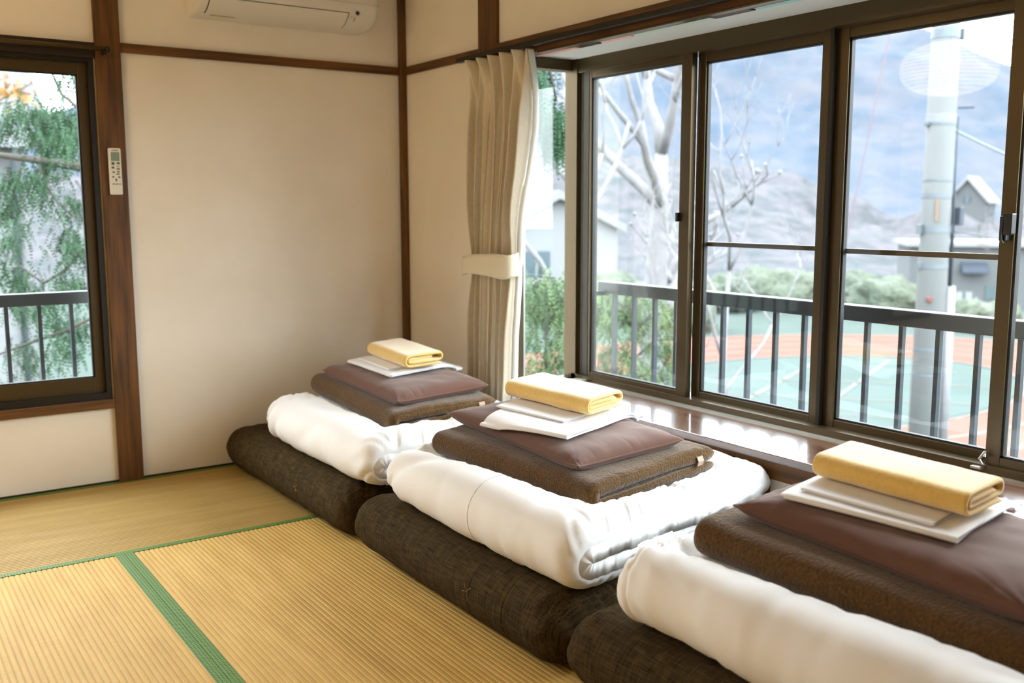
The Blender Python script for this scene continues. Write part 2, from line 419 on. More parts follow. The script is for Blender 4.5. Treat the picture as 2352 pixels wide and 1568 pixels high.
# bay shell: soffit, knee wall beyond, end walls above and below the side window
struct(box('ceiling_bay', (0.0, 0.42, BY1, BY0, 1.708, 1.76), MAT['plaster_white']), 'white soffit of the bay window')
struct(box('wall_bay', (0.34, 0.42, BY1, BY0, -0.16, 0.372), MAT['plaster_white']))
tape = struct(empty('trim_10'), 'strips of coloured tape along the front edge of the bay soffit')
for y0, y1, c in ((-0.94, -1.22, S(250, 178, 166)), (-1.34, -1.50, S(246, 190, 178)), (-1.52, -1.90, S(206, 226, 220)), (-2.06, -2.62, S(160, 220, 222))):
    box('tape_strip', (0.052, 0.100, y1, y0, 1.7045, 1.7082), M('tape', c, 0.7), tape)
for y0, y1 in ((-1.22, -1.34), (-1.90, -2.06)):
    box('dark_clip', (0.054, 0.086, y1, y0, 1.7005, 1.7082), MAT['bronze_dark'], tape)

# ---- windows
def sash(parent, axis, p, a0, a1, z0, z1, stile_l, stile_r, rail_b, rail_t, depth=0.028, midrail=None, frame_mat='bronze'):
    """one sliding sash in the plane axis = p, spanning a0..a1 (a0 < a1), z0..z1; pane and bars are its own pieces"""
    def bx(name, lo, hi, zl, zh, mat, par, d=depth, off=0.0, bev=0.002):
        dims = (p-d/2+off, p+d/2+off, lo, hi, zl, zh) if axis == 'x' else (lo, hi, p-d/2+off, p+d/2+off, zl, zh)
        return box(name, dims, mat, par, bev)
    s = empty('sash', parent=parent)
    bx('stile', a0, a0+stile_l, z0, z1, MAT[frame_mat], s); bx('stile', a1-stile_r, a1, z0, z1, MAT[frame_mat], s)
    bx('rail', a0+stile_l, a1-stile_r, z0, z0+rail_b, MAT[frame_mat], s, depth-0.002); bx('rail', a0+stile_l, a1-stile_r, z1-rail_t, z1, MAT[frame_mat], s, depth-0.002)
    g = 0.006
    for (lo, hi, zl, zh) in ((a0+stile_l, a0+stile_l+g, z0+rail_b, z1-rail_t), (a1-stile_r-g, a1-stile_r, z0+rail_b, z1-rail_t)):
        bx('gasket', lo, hi, zl, zh, MAT['rubber'], s, 0.016, bev=0)
    for (zl, zh) in ((z0+rail_b, z0+rail_b+g), (z1-rail_t-g, z1-rail_t)):
        bx('gasket', a0+stile_l, a1-stile_r, zl, zh, MAT['rubber'], s, 0.016, bev=0)
    bx('pane', a0+stile_l, a1-stile_r, z0+rail_b, z1-rail_t, MAT['glass'], s, 0.004, bev=0)
    if midrail:
        sgn = 1
        bx('bar', a0+stile_l, a1-stile_r, midrail-0.008, midrail+0.008, MAT['bronze'], s, 0.012, off=0.012 if axis == 'x' else 0.012, bev=0.001)
    return s
# left window in the back wall
w1 = struct(empty('window_1'), 'bronze sliding window in the back wall with cedar outside')
fr = MB(); fr.box(W1X1-0.020, W1X1, -0.006, 0.10, W1Z0, W1Z1).box(W1X0, W1X0+0.02, -0.006, 0.10, W1Z0, W1Z1)
fr.box(W1X0+0.02, W1X1-0.020, -0.006, 0.10, W1Z1-0.022, W1Z1).box(W1X0+0.02, W1X1-0.020, -0.006, 0.10, W1Z0, W1Z0+0.028)
fr.build('frame', MAT['bronze_dark'], w1)
sash(w1, 'y', 0.034, -2.34, W1X1-0.020, W1Z0+0.026, W1Z1-0.020, 0.04, 0.036, 0.064, 0.046)
sash(w1, 'y', 0.070, W1X0+0.02, -2.30, W1Z0+0.026, W1Z1-0.020, 0.036, 0.04, 0.064, 0.046)
# bay front
w2 = struct(empty('window_2'), 'four-leaf bronze sliding window along the bay')
fr = MB()
fr.box(BX-0.045, BX+0.055, BY1, BY0-0.0, 0.397, 0.425)                    # bottom track
fr.box(BX-0.040, BX+0.055, BY1, BY0-0.0, 1.652, 1.708)                    # head
fr.build('frame', MAT['bronze'], w2)
fr = MB(); fr.box(BX-0.050, BX-0.045, BY1, BY0, 0.397, 0.404).build('track_lip', MAT['alu'], w2)
cp = MB(); cp.box(BX-0.045, BX-0.008, BY0-0.030, BY0+0.012, 0.397, 1.708); cp.box(BX-0.008, BX+0.026, BY0-0.055, BY0+0.045, 0.397, 1.708)
cp.build('corner_post', MAT['bronze'], w2)
box('jamb', (BX-0.03, BX+0.018, BY0-0.090, BY0-0.055, 0.425, 1.652), MAT['bronze_dark'], w2)
for yy in (-0.030, -0.046):
    box('jamb_bead', (BX-0.020, BX-0.007, BY0+yy-0.011, BY0+yy, 0.425, 1.652), MAT['alu'], w2)
ZB, ZT = 0.412, 1.656
XI, XO = BX-0.014, BX+0.022
sash(w2, 'x', XI, -1.594, -1.022, ZB, ZT, 0.050, 0.014, 0.030, 0.028)
sash(w2, 'x', XO, -2.168, -1.588, ZB, ZT, 0.044, 0.040, 0.034, 0.034, midrail=0.985)
sash(w2, 'x', XO, -2.768, -2.178, ZB, ZT, 0.040, 0.042, 0.036, 0.034, midrail=0.981)
sash(w2, 'x', XI, -3.36, -2.742, ZB, ZT, 0.050, 0.040, 0.036, 0.034)
box('mullion', (BX-0.012, BX+0.05, -2.1795, -2.1665, 0.425, 1.652), MAT['bronze_dark'], w2)
lt = MB(); lt.box(XI-0.036, XI-0.012, -2.772, -2.752, 1.028, 1.092, 0.003).box(XI-0.044, XI-0.022, -2.790, -2.764, 1.044, 1.100, 0.004)
lt.tube([(XI-0.040, -2.766, 1.085), (XI-0.046, -2.762, 1.06), (XI-0.040, -2.762, 1.030), (XI-0.036, -2.766, 1.022)], 0.003)
lt.build('latch', MAT['black_plastic'], w2)
lk = MB(); lk.tube([(XI-0.03, -2.744, 0.425), (XI-0.034, -2.738, 0.44), (XI-0.028, -2.75, 0.462), (XI-0.034, -2.752, 0.448)], 0.004); lk.box(XI-0.05, XI-0.02, -2.752, -2.722, 0.414, 0.421, 0.001)
lk.build('sash_stop', MAT['steel'], w2)
box('track_stop', (BX-0.075, BX-0.046, BY0-0.115, BY0-0.055, 0.397, 0.412), MAT['alu'], w2, bev=0.002)
box('finger_catch', (XI-0.030, XI-0.012, -1.549, -1.541, 1.065, 1.098), MAT['black_plastic'], w2, bev=0.002)
# bay side lights (the far one seen, the near one off the picture)
for n, yb, s in (('window_3', BY0, 1), ('window_4', BY1, -1)):
    w3 = struct(empty(n), 'narrow fixed side light of the bay next to the curtain' if s == 1 else 'narrow fixed side light at the near end of the bay')
    y0, y1 = sorted((yb, yb+s*0.05))
    fr = MB(); fr.box(0.0, 0.034, y0, y1, 0.397, 1.708).box(0.274, BX-0.008, y0, y1, 0.397, 1.708)
    fr.box(0.034, 0.274, y0, y1, 0.397, 0.408).box(0.034, 0.274, y0, y1, 1.664, 1.708)
    fr.build('frame', MAT['bronze'], w3)
    box('frame_bead', (0.026, 0.0345, y0-0.002, y1+0.002, 0.408, 1.664), MAT['alu'], w3)
    box('pane', (0.034, 0.274, yb+s*0.024, yb+s*0.028, 0.408, 1.664), MAT['glass'], w3)
    box('jamb_board', (-0.012, 0.0, min(yb+s*0.004, yb+s*0.05), max(yb+s*0.004, yb+s*0.05), 0.397, 1.694), MAT['wood_v'], w3)
# ------------------------------------------------------------------ air conditioner
ac = tag(empty('air_conditioner', (-0.62, 0, 1.90)), 'white wall-mounted air conditioner high on the back wall', 'air conditioner')
AX0, AX1 = -0.995, -0.225
def ac_outline():
    # (y, z) section, from the wall round the front
    pts = [(0.0, 2.165), (-0.16, 2.165), (-0.195, 2.145), (-0.205, 2.10), (-0.207, 2.00)]
    for k in range(0, 9):
        a = k/8*math.pi/2
        pts.append((-0.075-0.132*math.cos(a), 1.985-0.098*math.sin(a)))
    pts += [(-0.03, 1.884), (0.0, 1.886)]
    return pts
AO = ac_outline()
def ac_shell(x0, x1, inset):
    V = []; Fc = []; n = len(AO); xs = [x0, x0+0.012, x0+0.03, x1-0.03, x1-0.012, x1]; sc_ = [0.965, 0.99, 1.0, 1.0, 0.99, 0.965]
    for x, s in zip(xs, sc_):
        for (y, z) in AO: V.append((x+0.62, y*s, (2.03+(z-2.03)*s)-1.90))
    for i in range(len(xs)-1):
        for k in range(n-1): Fc.append((i*n+k, i*n+k+1, (i+1)*n+k+1, (i+1)*n+k))
    Fc.append(tuple(range(n))); Fc.append(tuple((len(xs)-1)*n+k for k in range(n)))
    return MB().add(V, Fc)
ac_shell(AX0, AX1, 0).build('body', MAT['ac_white'], ac, smooth=True)
body = ac.children[0]
for p in body.data.polygons: p.use_smooth = len(p.vertices) == 4
def ac_pt(t):
    # point on the curved underside: t 0 (front) .. 1 (wall side), pushed out slightly
    a = t*math.pi/2; return (-0.075-0.132*math.cos(a), 1.985-0.098*math.sin(a), math.cos(a), math.sin(a))
def ac_patch(name, x0, x1, t0, t1, off, mat, parent, seg=8, thick=0.0015):
    b = MB(); V = []; Fc = []
    for i in range(seg+1):
        y, z, ny, nz = ac_pt(t0+(t1-t0)*i/seg)
        for o_ in (off-thick, off):
            for x in (x0, x1): V.append((x+0.62, y-ny*o_, z-nz*o_-1.90))
    for i in range(seg):
        q = i*4
        Fc += [(q+2, q+3, q+7, q+6), (q, q+4, q+5, q+1), (q, q+2, q+6, q+4), (q+1, q+5, q+7, q+3)]
    Fc += [(0, 1, 3, 2), (seg*4, seg*4+2, seg*4+3, seg*4+1)]
    return b.add(V, Fc).build(name, mat, parent)
fx0, fx1, ft0, ft1 = -0.955, -0.365, 0.30, 0.80
ac_patch('flap_gap', fx0-0.004, fx1+0.004, ft0-0.016, ft1+0.016, 0.0012, MAT['ac_gap'], ac)
ac_patch('louver_flap', fx0, fx1, ft0, ft1, 0.0032, MAT['ac_white'], ac, thick=0.002)
ac_patch('maker_print', -0.93, -0.83, 0.875, 0.905, 0.0012, MAT['ac_print'], ac, 2)
ac_patch('panel_seam', AX0+0.004, AX1-0.004, 0.02, 0.026, 0.0008, MAT['ac_print'], ac, 1)
b = MB(); b.tube([(-0.325+0.62, -0.195, 0.045), (-0.325+0.62, -0.203, 0.040)], 0.008, 12); b.build('sensor', MAT['black_plastic'], ac, True)
ac_patch('display_mark', -0.331, -0.327, 0.40, 0.52, 0.0012, MAT['ac_print'], ac, 2)
ac_patch('display_window', -0.352, -0.336, 0.36, 0.44, 0.001, M('ac_display', S(200, 204, 200), 0.3), ac, 2)

# remote control in its holder on the post
rm = tag(empty('remote_control', (-1.312, -0.022, 1.262)), 'white air conditioner remote control hung on the dark post', 'remote control')
b = MB(); b.box(-0.0235, 0.0235, -0.018, 0.0, -0.092, 0.090, 0.006); b.build('body', MAT['remote_white'], rm, True)
for p in rm.children[0].data.polygons: p.use_smooth = False
box('screen', (-0.0155, 0.0165, -0.0195, -0.017, 0.040, 0.074), MAT['lcd'], rm, 0.0006)
box('maker_print', (-0.012, 0.012, -0.0186, -0.0175, 0.0795, 0.0825), MAT['key_grey'], rm)
for (x, z, wx, wz, m) in ((-0.009, 0.030, 0.011, 0.011, 'key_green'), (0.011, 0.031, 0.012, 0.008, 'key_grey'), (-0.010, 0.014, 0.010, 0.008, 'key_green'),
                          (0.010, 0.019, 0.013, 0.007, 'key_yellow'), (0.010, 0.009, 0.012, 0.006, 'key_grey'), (-0.008, -0.004, 0.009, 0.006, 'key_grey'),
                          (0.010, -0.002, 0.010, 0.005, 'key_grey'), (0.008, -0.011, 0.012, 0.005, 'key_grey'), (-0.011, -0.022, 0.007, 0.006, 'key_grey'),
                          (0.012, -0.023, 0.008, 0.006, 'key_grey'), (0.000, -0.034, 0.006, 0.010, 'key_grey'), (-0.010, -0.050, 0.009, 0.004, 'key_grey'),
                          (0.002, -0.050, 0.009, 0.004, 'key_grey'), (0.013, -0.050, 0.007, 0.004, 'key_grey')):
    box('button', (x-wx/2, x+wx/2, -0.0195, -0.017, z-wz/2, z+wz/2), MAT[m], rm, 0.0008)

# curtain rod over the left window
rd = tag(empty('curtain_rod', (-2.2, -0.06, 1.725)), 'thin dark curtain rod over the left window', 'curtain rod')
b = MB(); b.tube([(-1.40, 0, 0), (0.875, 0, 0)], 0.0085, 12); b.build('rod', M('rod_brown', S(96, 76, 40), 0.3, metal=0.5), rd, True)
b = MB(); b.tube([(0.872, 0, 0), (0.884, 0, 0)], 0.012, 12); b.build('end_cap', MAT['bronze_dark'], rd, True)
for xx in (0.868, -1.2): box('bracket', (xx-0.006, xx+0.006, -0.004, 0.042, -0.018, -0.006), MAT['bronze_dark'], rd)

# ------------------------------------------------------------------ curtain
cr = tag(empty('curtain_rail', (-0.055, -0.58, 1.72)), 'dark metal curtain rail under the long beam', 'curtain rail')
b = MB(); b.box(-0.014, 0.014, -3.3, 0.0, -0.010, 0.010, 0.003); b.build('rail', MAT['bronze_dark'], cr)
b = MB(); b.box(0.020, 0.050, -3.3, -0.53, -0.034, -0.027, 0.002); b.build('cover_strip', MAT['bronze'], cr)
for yy in (-0.10, -0.9, -1.9, -2.9): box('bracket', (0.0, 0.04, yy-0.01, yy+0.01, 0.006, 0.014), MAT['bronze_dark'], cr)
ct = tag(empty('curtain', (-0.06, -0.82, 1.71)), 'beige pleated curtain gathered with a tieback at the bay end', 'curtain')
NA, NZ = 260, 130
ztop, zbot = 1.704, 0.06
zz = np.concatenate([np.linspace(ztop, 1.40, 50), np.linspace(1.40, zbot, NZ-50+1)[1:]]); a = np.linspace(0, 1, NA)
Lz = np.array([1.715, 1.66, 1.56, 1.40, 1.25, 0.91, 0.88, 0.70, 0.36, 0.06]); yl = np.array([-0.628, -0.660, -0.690, -0.680, -0.668, -0.652, -0.655, -0.655, -0.661, -0.66])
yr = np.array([-1.088, -1.092, -1.094, -1.085, -1.065, -0.985, -0.975, -0.992, -0.972, -0.96])
YLv = np.interp(zz, Lz[::-1], yl[::-1]); YRv = np.interp(zz, Lz[::-1], yr[::-1])
A, Zg = np.meshgrid(a, zz, indexing='ij')
topf = np.clip((Zg-1.42)/0.28, 0, 1)**1.5                      # pinch-pleat fan near the top
gather = np.exp(-((Zg-0.885)/0.16)**2)
ph = A*2*math.pi*7.0
wob = 0.9*vnoise(np.stack([A*5, Zg*1.2, A*0], -1), 3)
fold_lo = np.sin(ph+wob)+0.45*np.sin(2.13*ph+1.3+wob*1.4)
tri = 2/math.pi*np.arcsin(np.sin(ph*5.5/7.0+0.4+0.9*np.sin(ph*5.5/7.0)))*1.5            # angular pleats
depth = (1-topf)*fold_lo*(0.024-0.010*gather)+topf*tri*(0.030)
depth += 0.010*vnoise(np.stack([A*16, Zg*2.0, A*0+5], -1), 9)*(1-topf)
Yg = YLv[None, :]+(YRv-YLv)[None, :]*A+(1-topf)*0.013*np.cos(ph*1.0+wob)*(A*(1-A)*4)**0.3
Xg = depth-0.004+0.010*topf
Xg += 0.03*gather*np.abs(2*A-1)**2
V = np.stack([Xg, Yg+0.82, Zg-1.71], -1).reshape(-1, 3)
I = np.arange(NA*NZ).reshape(NA, NZ); Fq = np.stack([I[:-1, :-1], I[1:, :-1], I[1:, 1:], I[:-1, 1:]], -1).reshape(-1, 4)
co = np_mesh('cloth', V, Fq, MAT['curtain'], ct)
sm = co.modifiers.new('thickness', 'SOLIDIFY'); sm.thickness = 0.0025
# lining edge at the window; its back-lit brightness is put into the white
li = []; k = 5
for j in range(NZ):
    for i in range(k):
        tt = i/(k-1); li.append((Xg[-1, j]+0.004+0.030*tt, YRv[j]+0.82+0.002-0.010*math.sin(tt*math.pi)*(1-topf[0, j]*0.7), zz[j]-1.71))
I = np.arange(NZ*k).reshape(NZ, k); Fq = np.stack([I[:-1, :-1], I[1:, :-1], I[1:, 1:], I[:-1, 1:]], -1).reshape(-1, 4)
lo = np_mesh('backlit_lining_edge', li, Fq, MAT['lining'], ct); sm = lo.modifiers.new('thickness', 'SOLIDIFY'); sm.thickness = 0.002
# tieback band: closed loop round the gathered cloth
tb = []; n = 64; nz = 7
for j in range(nz):
    q = j/(nz-1)-0.5
    for i in range(n):
        an = 2*math.pi*i/n; y = -0.818+0.176*math.copysign(abs(math.cos(an))**0.6, math.cos(an))
        x = -0.06+0.046*math.copysign(abs(math.sin(an))**0.7, math.sin(an))
        sag = -0.012*math.cos(an*1.0)
        tb.append((x+0.06, y+0.82, 0.884+q*(0.084-0.012*math.cos(an))+sag*0.6+0.006*math.sin(an*3+q)-1.71))
I = np.arange(n*nz).reshape(nz, n); J = np.roll(I, -1, 1)
Fq = np.stack([I[:-1], J[:-1], J[1:], I[1:]], -1).reshape(-1, 4)
t_ = np_mesh('tieback', tb, Fq, MAT['tieback'], ct); sm = t_.modifiers.new('thickness', 'SOLIDIFY'); sm.thickness = 0.004
for q in range(6):
    yy = -0.66-q*0.078
    b = MB(); b.tube([(0.002, yy+0.82, -0.012), (0.002, yy+0.82, -0.004), (0.008, yy+0.82, -0.001)], 0.0025, 6); b.build('hook', MAT['steel'], ct)

# ------------------------------------------------------------------ folded bedding
def resample(P, ds):
    P = np.asarray(P, float); d = np.r_[0, np.cumsum(np.hypot(*np.diff(P, axis=0).T))]
    n = max(int(d[-1]/ds), 8); t = np.linspace(0, d[-1], n+1)
    return np.stack([np.interp(t, d, P[:, 0]), np.interp(t, d, P[:, 1])], 1), t
def arc(cx, cz, r, a0, a1, n=14):
    return [(cx+r*math.cos(t), cz+r*math.sin(t)) for t in np.linspace(a0, a1, n)]
def c_fold(x0, x1, z0, T, gap=0.002, top_short=0.0):
    """strip folded once: lower layer, round fold at x0, upper layer"""
    r = T/2+gap/2; zl = z0+T/2; zu = zl+2*r
    P = [(x1, zl)]+arc(x0+T/2+r, zl+r, r, -math.pi/2, -3*math.pi/2)+[(x1-top_short, zu)]
    return P
def flat_roll(x0, x1, z0, T, n):
    """flat spiral of n layers, outermost round fold at x0"""
    z = [z0+T*(k+0.5) for k in range(n)]; lo, hi = 0, n-1
    P = [(x1-T, z[0])]; xl, xr = x0, x1; side = 0
    a, bq = 0, n-1
    while a < bq:
        r = (z[bq]-z[a])/2
        if side == 0:
            P += arc(xl+T/2+r, (z[a]+z[bq])/2, r, -math.pi/2, -3*math.pi/2); a += 1; xl += T*1.05
        else:
            P += arc(xr-T/2-r, (z[a]+z[bq])/2, r, math.pi/2, -math.pi/2); bq -= 1; xr -= T*1.05
        side ^= 1
    last = P[-1]
    P.append((xl+T*1.5, last[1]) if side == 1 and False else ((xr-T*2.2, last[1]) if side == 1 else (xl+T*2.2, last[1])))
    return P
def crease(x, seed, sharp=3.2):
    """sharp irregular crease lines: 1 on a line, 0 away from it"""
    n1 = vnoise(x, seed); return np.clip(1-np.abs(n1)*sharp, 0, 1)**1.3
def folded(name, path, T, y0, y1, mat, parent, nv=70, ds=0.008, endlen=0.06, tmin=0.1, seed=1, low=0.004, lowscale=5.0,
           gat=0.0, gatlen=0.09, gatfreq=26.0, wr=0.0, wrscale=(3, 16), deform=None, droop=0.0, uround=1.0, endpow=2.6, tin=0.0):
    P, s = resample(path, ds); n = len(P)
    tg = np.gradient(P, axis=0); tg /= np.linalg.norm(tg, axis=1)[:, None]+1e-12
    nr = np.stack([-tg[:, 1], tg[:, 0]], 1)
    L = s[-1]; dend = np.minimum(s, L-s); uw = T*0.9*uround
    pu = np.sqrt(np.clip(1-np.clip(1-dend/uw, 0, 1)**2, 0.02, 1)) if uround > 0 else np.ones(n)
    hw = (y1-y0)/2; ym = (y0+y1)/2
    # rows crowd towards the rounded ends
    ne = max(nv//3, 6); e = endlen/hw
    th_ = np.linspace(0, math.pi/2, ne)
    endv = (1-e)+e*np.sin(th_)
    inner = np.linspace(-(1-e), 1-e, nv-2*ne+2)[1:-1]
    v = np.concatenate([-endv[::-1], inner, endv])
    q_ = np.clip((np.abs(v)-(1-e))/e, 0, 1); pv = np.maximum(np.clip(1-q_**endpow, 0, 1)**(1/endpow), tmin)
    out = []
    for side in (1, -1):
        SS, VV = np.meshgrid(s, v, indexing='ij')
        th = T/2*pu[:, None]*(pv if side > 0 else np.maximum(pv, tin))[None, :]
        dist = (1-np.abs(VV))*hw; sg = np.sign(VV)
        q = np.stack([SS*lowscale, VV*hw*lowscale, np.full_like(SS, 0.3 if side > 0 else 7.7)], -1)
        d = low*fbm(q, seed, 2)*pv[None, :]
        if gat > 0:
            sl = SS+0.45*dist*np.sign(vnoise(np.stack([SS*2.5, sg*3, SS*0], -1), seed+2))
            for fq, ga, sd2 in ((gatfreq, 1.0, 0), (gatfreq*1.9, 0.55, 50)):
                ln = gatlen*(0.45+1.3*np.abs(vnoise(np.stack([SS*fq*0.5, sg*5, SS*0+side], -1), seed+sd2+7)))
                cz_ = crease(np.stack([sl*fq, dist*3+sg*9, SS*0+side*4.4], -1), seed+sd2+5, 2.6)
                d = d-gat*ga*cz_*np.exp(-dist/ln)*np.clip(dist/0.012+0.25, 0, 1)
        if wr > 0:
            wv = 1.2*vnoise(np.stack([SS*4, VV*hw*4, SS*0], -1), seed+77)
            m_ = np.clip(0.35+fbm(np.stack([SS*2.6, VV*hw*2.6, np.full_like(SS, 4.0+side)], -1), seed+31, 2)*2.2, 0, 1)
            a_ = np.stack([SS*wrscale[1]+VV*hw*wrscale[0]*1.4+wv, VV*hw*2.0, np.full_like(SS, side*2.0)], -1)
            d = d-wr*crease(a_, seed+21, 3.2)*m_*pv[None, :]
            a_ = np.stack([SS*3.0, VV*hw*24+wv*1.4-SS*4, np.full_like(SS, side*3.0+9)], -1)
            d = d-wr*0.42*crease(a_, seed+41, 2.6)*np.clip(1.1-m_, 0, 1)*pv[None, :]
        X = P[:, 0][:, None]+side*nr[:, 0][:, None]*(th+d)
        Z = P[:, 1][:, None]+side*nr[:, 1][:, None]*(th+d)
        if droop > 0:
            Z = Z-droop*(1-pv[None, :])*np.clip((P[:, 1][:, None]-P[:, 1].min())/(np.ptp(P[:, 1])+1e-9), 0, 1)
        Y = ym+VV*hw+0.008*vnoise(np.stack([SS*5, sg, VV*0], -1), seed+3)*np.abs(VV)**4
        out.append((X, Y, Z))
    if deform: out = [deform(*q) for q in out]
    X = np.concatenate([out[0][0], out[1][0][::-1]]); Y = np.concatenate([out[0][1], out[1][1][::-1]]); Z = np.concatenate([out[0][2], out[1][2][::-1]])
    nv = len(v)
    N = 2*n; V = np.stack([X, Y, Z], -1).reshape(-1, 3)
    I = np.arange(N*nv).reshape(N, nv); Jn = np.roll(I, -1, 0)
    Fq = np.stack([I[:, :-1], Jn[:, :-1], Jn[:, 1:], I[:, 1:]], -1).reshape(-1, 4)
    caps = []
    for c, fl in ((0, False), (nv-1, True)):
        for i in range(n-1):
            q = (I[i, c], I[i+1, c], I[N-2-i, c], I[N-1-i, c]); caps.append(q[::-1] if not fl else q)
    Fq = np.concatenate([Fq, np.array(caps)])
    o = np_mesh(name, V, Fq, mat, parent)
    return o, out, s, v

def pillow_height(H, a, b):
    return H*np.sqrt(np.clip((1-np.abs(a)**6), 0, 1)*np.clip((1-np.abs(b)**9), 0, 1)+1e-6)
def make_pillow(parent, cx, cyy, z0, sx, sy, H, seed, tilt):
    n = 84; g = np.sin(np.linspace(-1, 1, n)*math.pi/2)*0.5+np.linspace(-1, 1, n)*0.5
    Aa, Bb = np.meshgrid(g, g, indexing='ij')
    ex = 1-0.055*(1-Bb**2); ey = 1-0.045*(1-Aa**2)          # edges draw in between the corners
    X = cx+Aa*sx/2*ex; Y = cyy+Bb*sy/2*ey
    h = pillow_height(1.0, Aa, Bb)
    edge = np.exp(-(1-np.maximum(np.abs(Aa), np.abs(Bb)))/0.10)
    corner = np.exp(-((1-np.abs(Aa))+(1-np.abs(Bb)))/0.28)
    rad = np.arctan2(1-np.abs(Bb), 1-np.abs(Aa)+1e-6)
    along = np.where(np.abs(Aa) > np.abs(Bb), Bb*sy+3*np.sign(Aa), Aa*sx+7*np.sign(Bb))
    W_ = -0.0065*corner*crease(np.stack([rad*4.5, np.sign(Aa)*3+np.sign(Bb)*7, rad*0], -1), seed, 2.2)
    W_ = W_-0.0045*edge*crease(np.stack([along*15, (1-np.maximum(np.abs(Aa), np.abs(Bb)))*3, along*0], -1), seed+4, 2.4)*np.clip(0.5+1.5*vnoise(np.stack([along*5, along*0, along*0], -1), seed+6), 0, 1)
    lowf = 0.006*fbm(np.stack([Aa*2.2, Bb*3.2, Aa*0+seed], -1), seed, 2)*h
    zs = z0+0.014+0.008*corner
    Zt = np.minimum(zs+H*0.78*h+(W_+lowf)*np.clip(h*3, 0, 1), zs+H*0.78*h+0.004)
    Zb = zs-0.022*np.clip(h*1.6, 0, 1)
    Zb = np.maximum(Zb, z0)+tilt(X, Y); Zt = Zt+tilt(X, Y)
    V = np.concatenate([np.stack([X, Y, Zt], -1).reshape(-1, 3), np.stack([X, Y, Zb], -1).reshape(-1, 3)])
    I = np.arange(n*n).reshape(n, n); Fq = np.stack([I[:-1, :-1], I[1:, :-1], I[1:, 1:], I[:-1, 1:]], -1).reshape(-1, 4)
    Fq = np.concatenate([Fq, Fq[:, ::-1]+n*n])
    ring = list(I[:, 0])+list(I[-1, 1:])+list(I[-2::-1, -1])+list(I[0, -2:0:-1])
    sd = [(ring[i], ring[i]+n*n, ring[(i+1) % len(ring)]+n*n, ring[(i+1) % len(ring)]) for i in range(len(ring))]
    o = np_mesh('case', V, np.concatenate([Fq, np.array(sd)]), MAT['pillow'], parent)
    # hem cord round the seam
    pts = [(float(X.ravel()[i]), float(Y.ravel()[i]), float(((Zt+Zb)/2).ravel()[i])) for i in ring[::3]]; pts.append(pts[0])
    b = MB(); b.tube(pts, 0.0028, 6, caps=False); b.build('seam', MAT['pillow'], parent, True)
    def top(x, y):
        a_ = np.clip((x-cx)/(sx/2), -1, 1); b_ = np.clip((y-cyy)/(sy/2), -1, 1)
        return z0+0.0185+H*0.78*pillow_height(1.0, a_, b_)
    return top

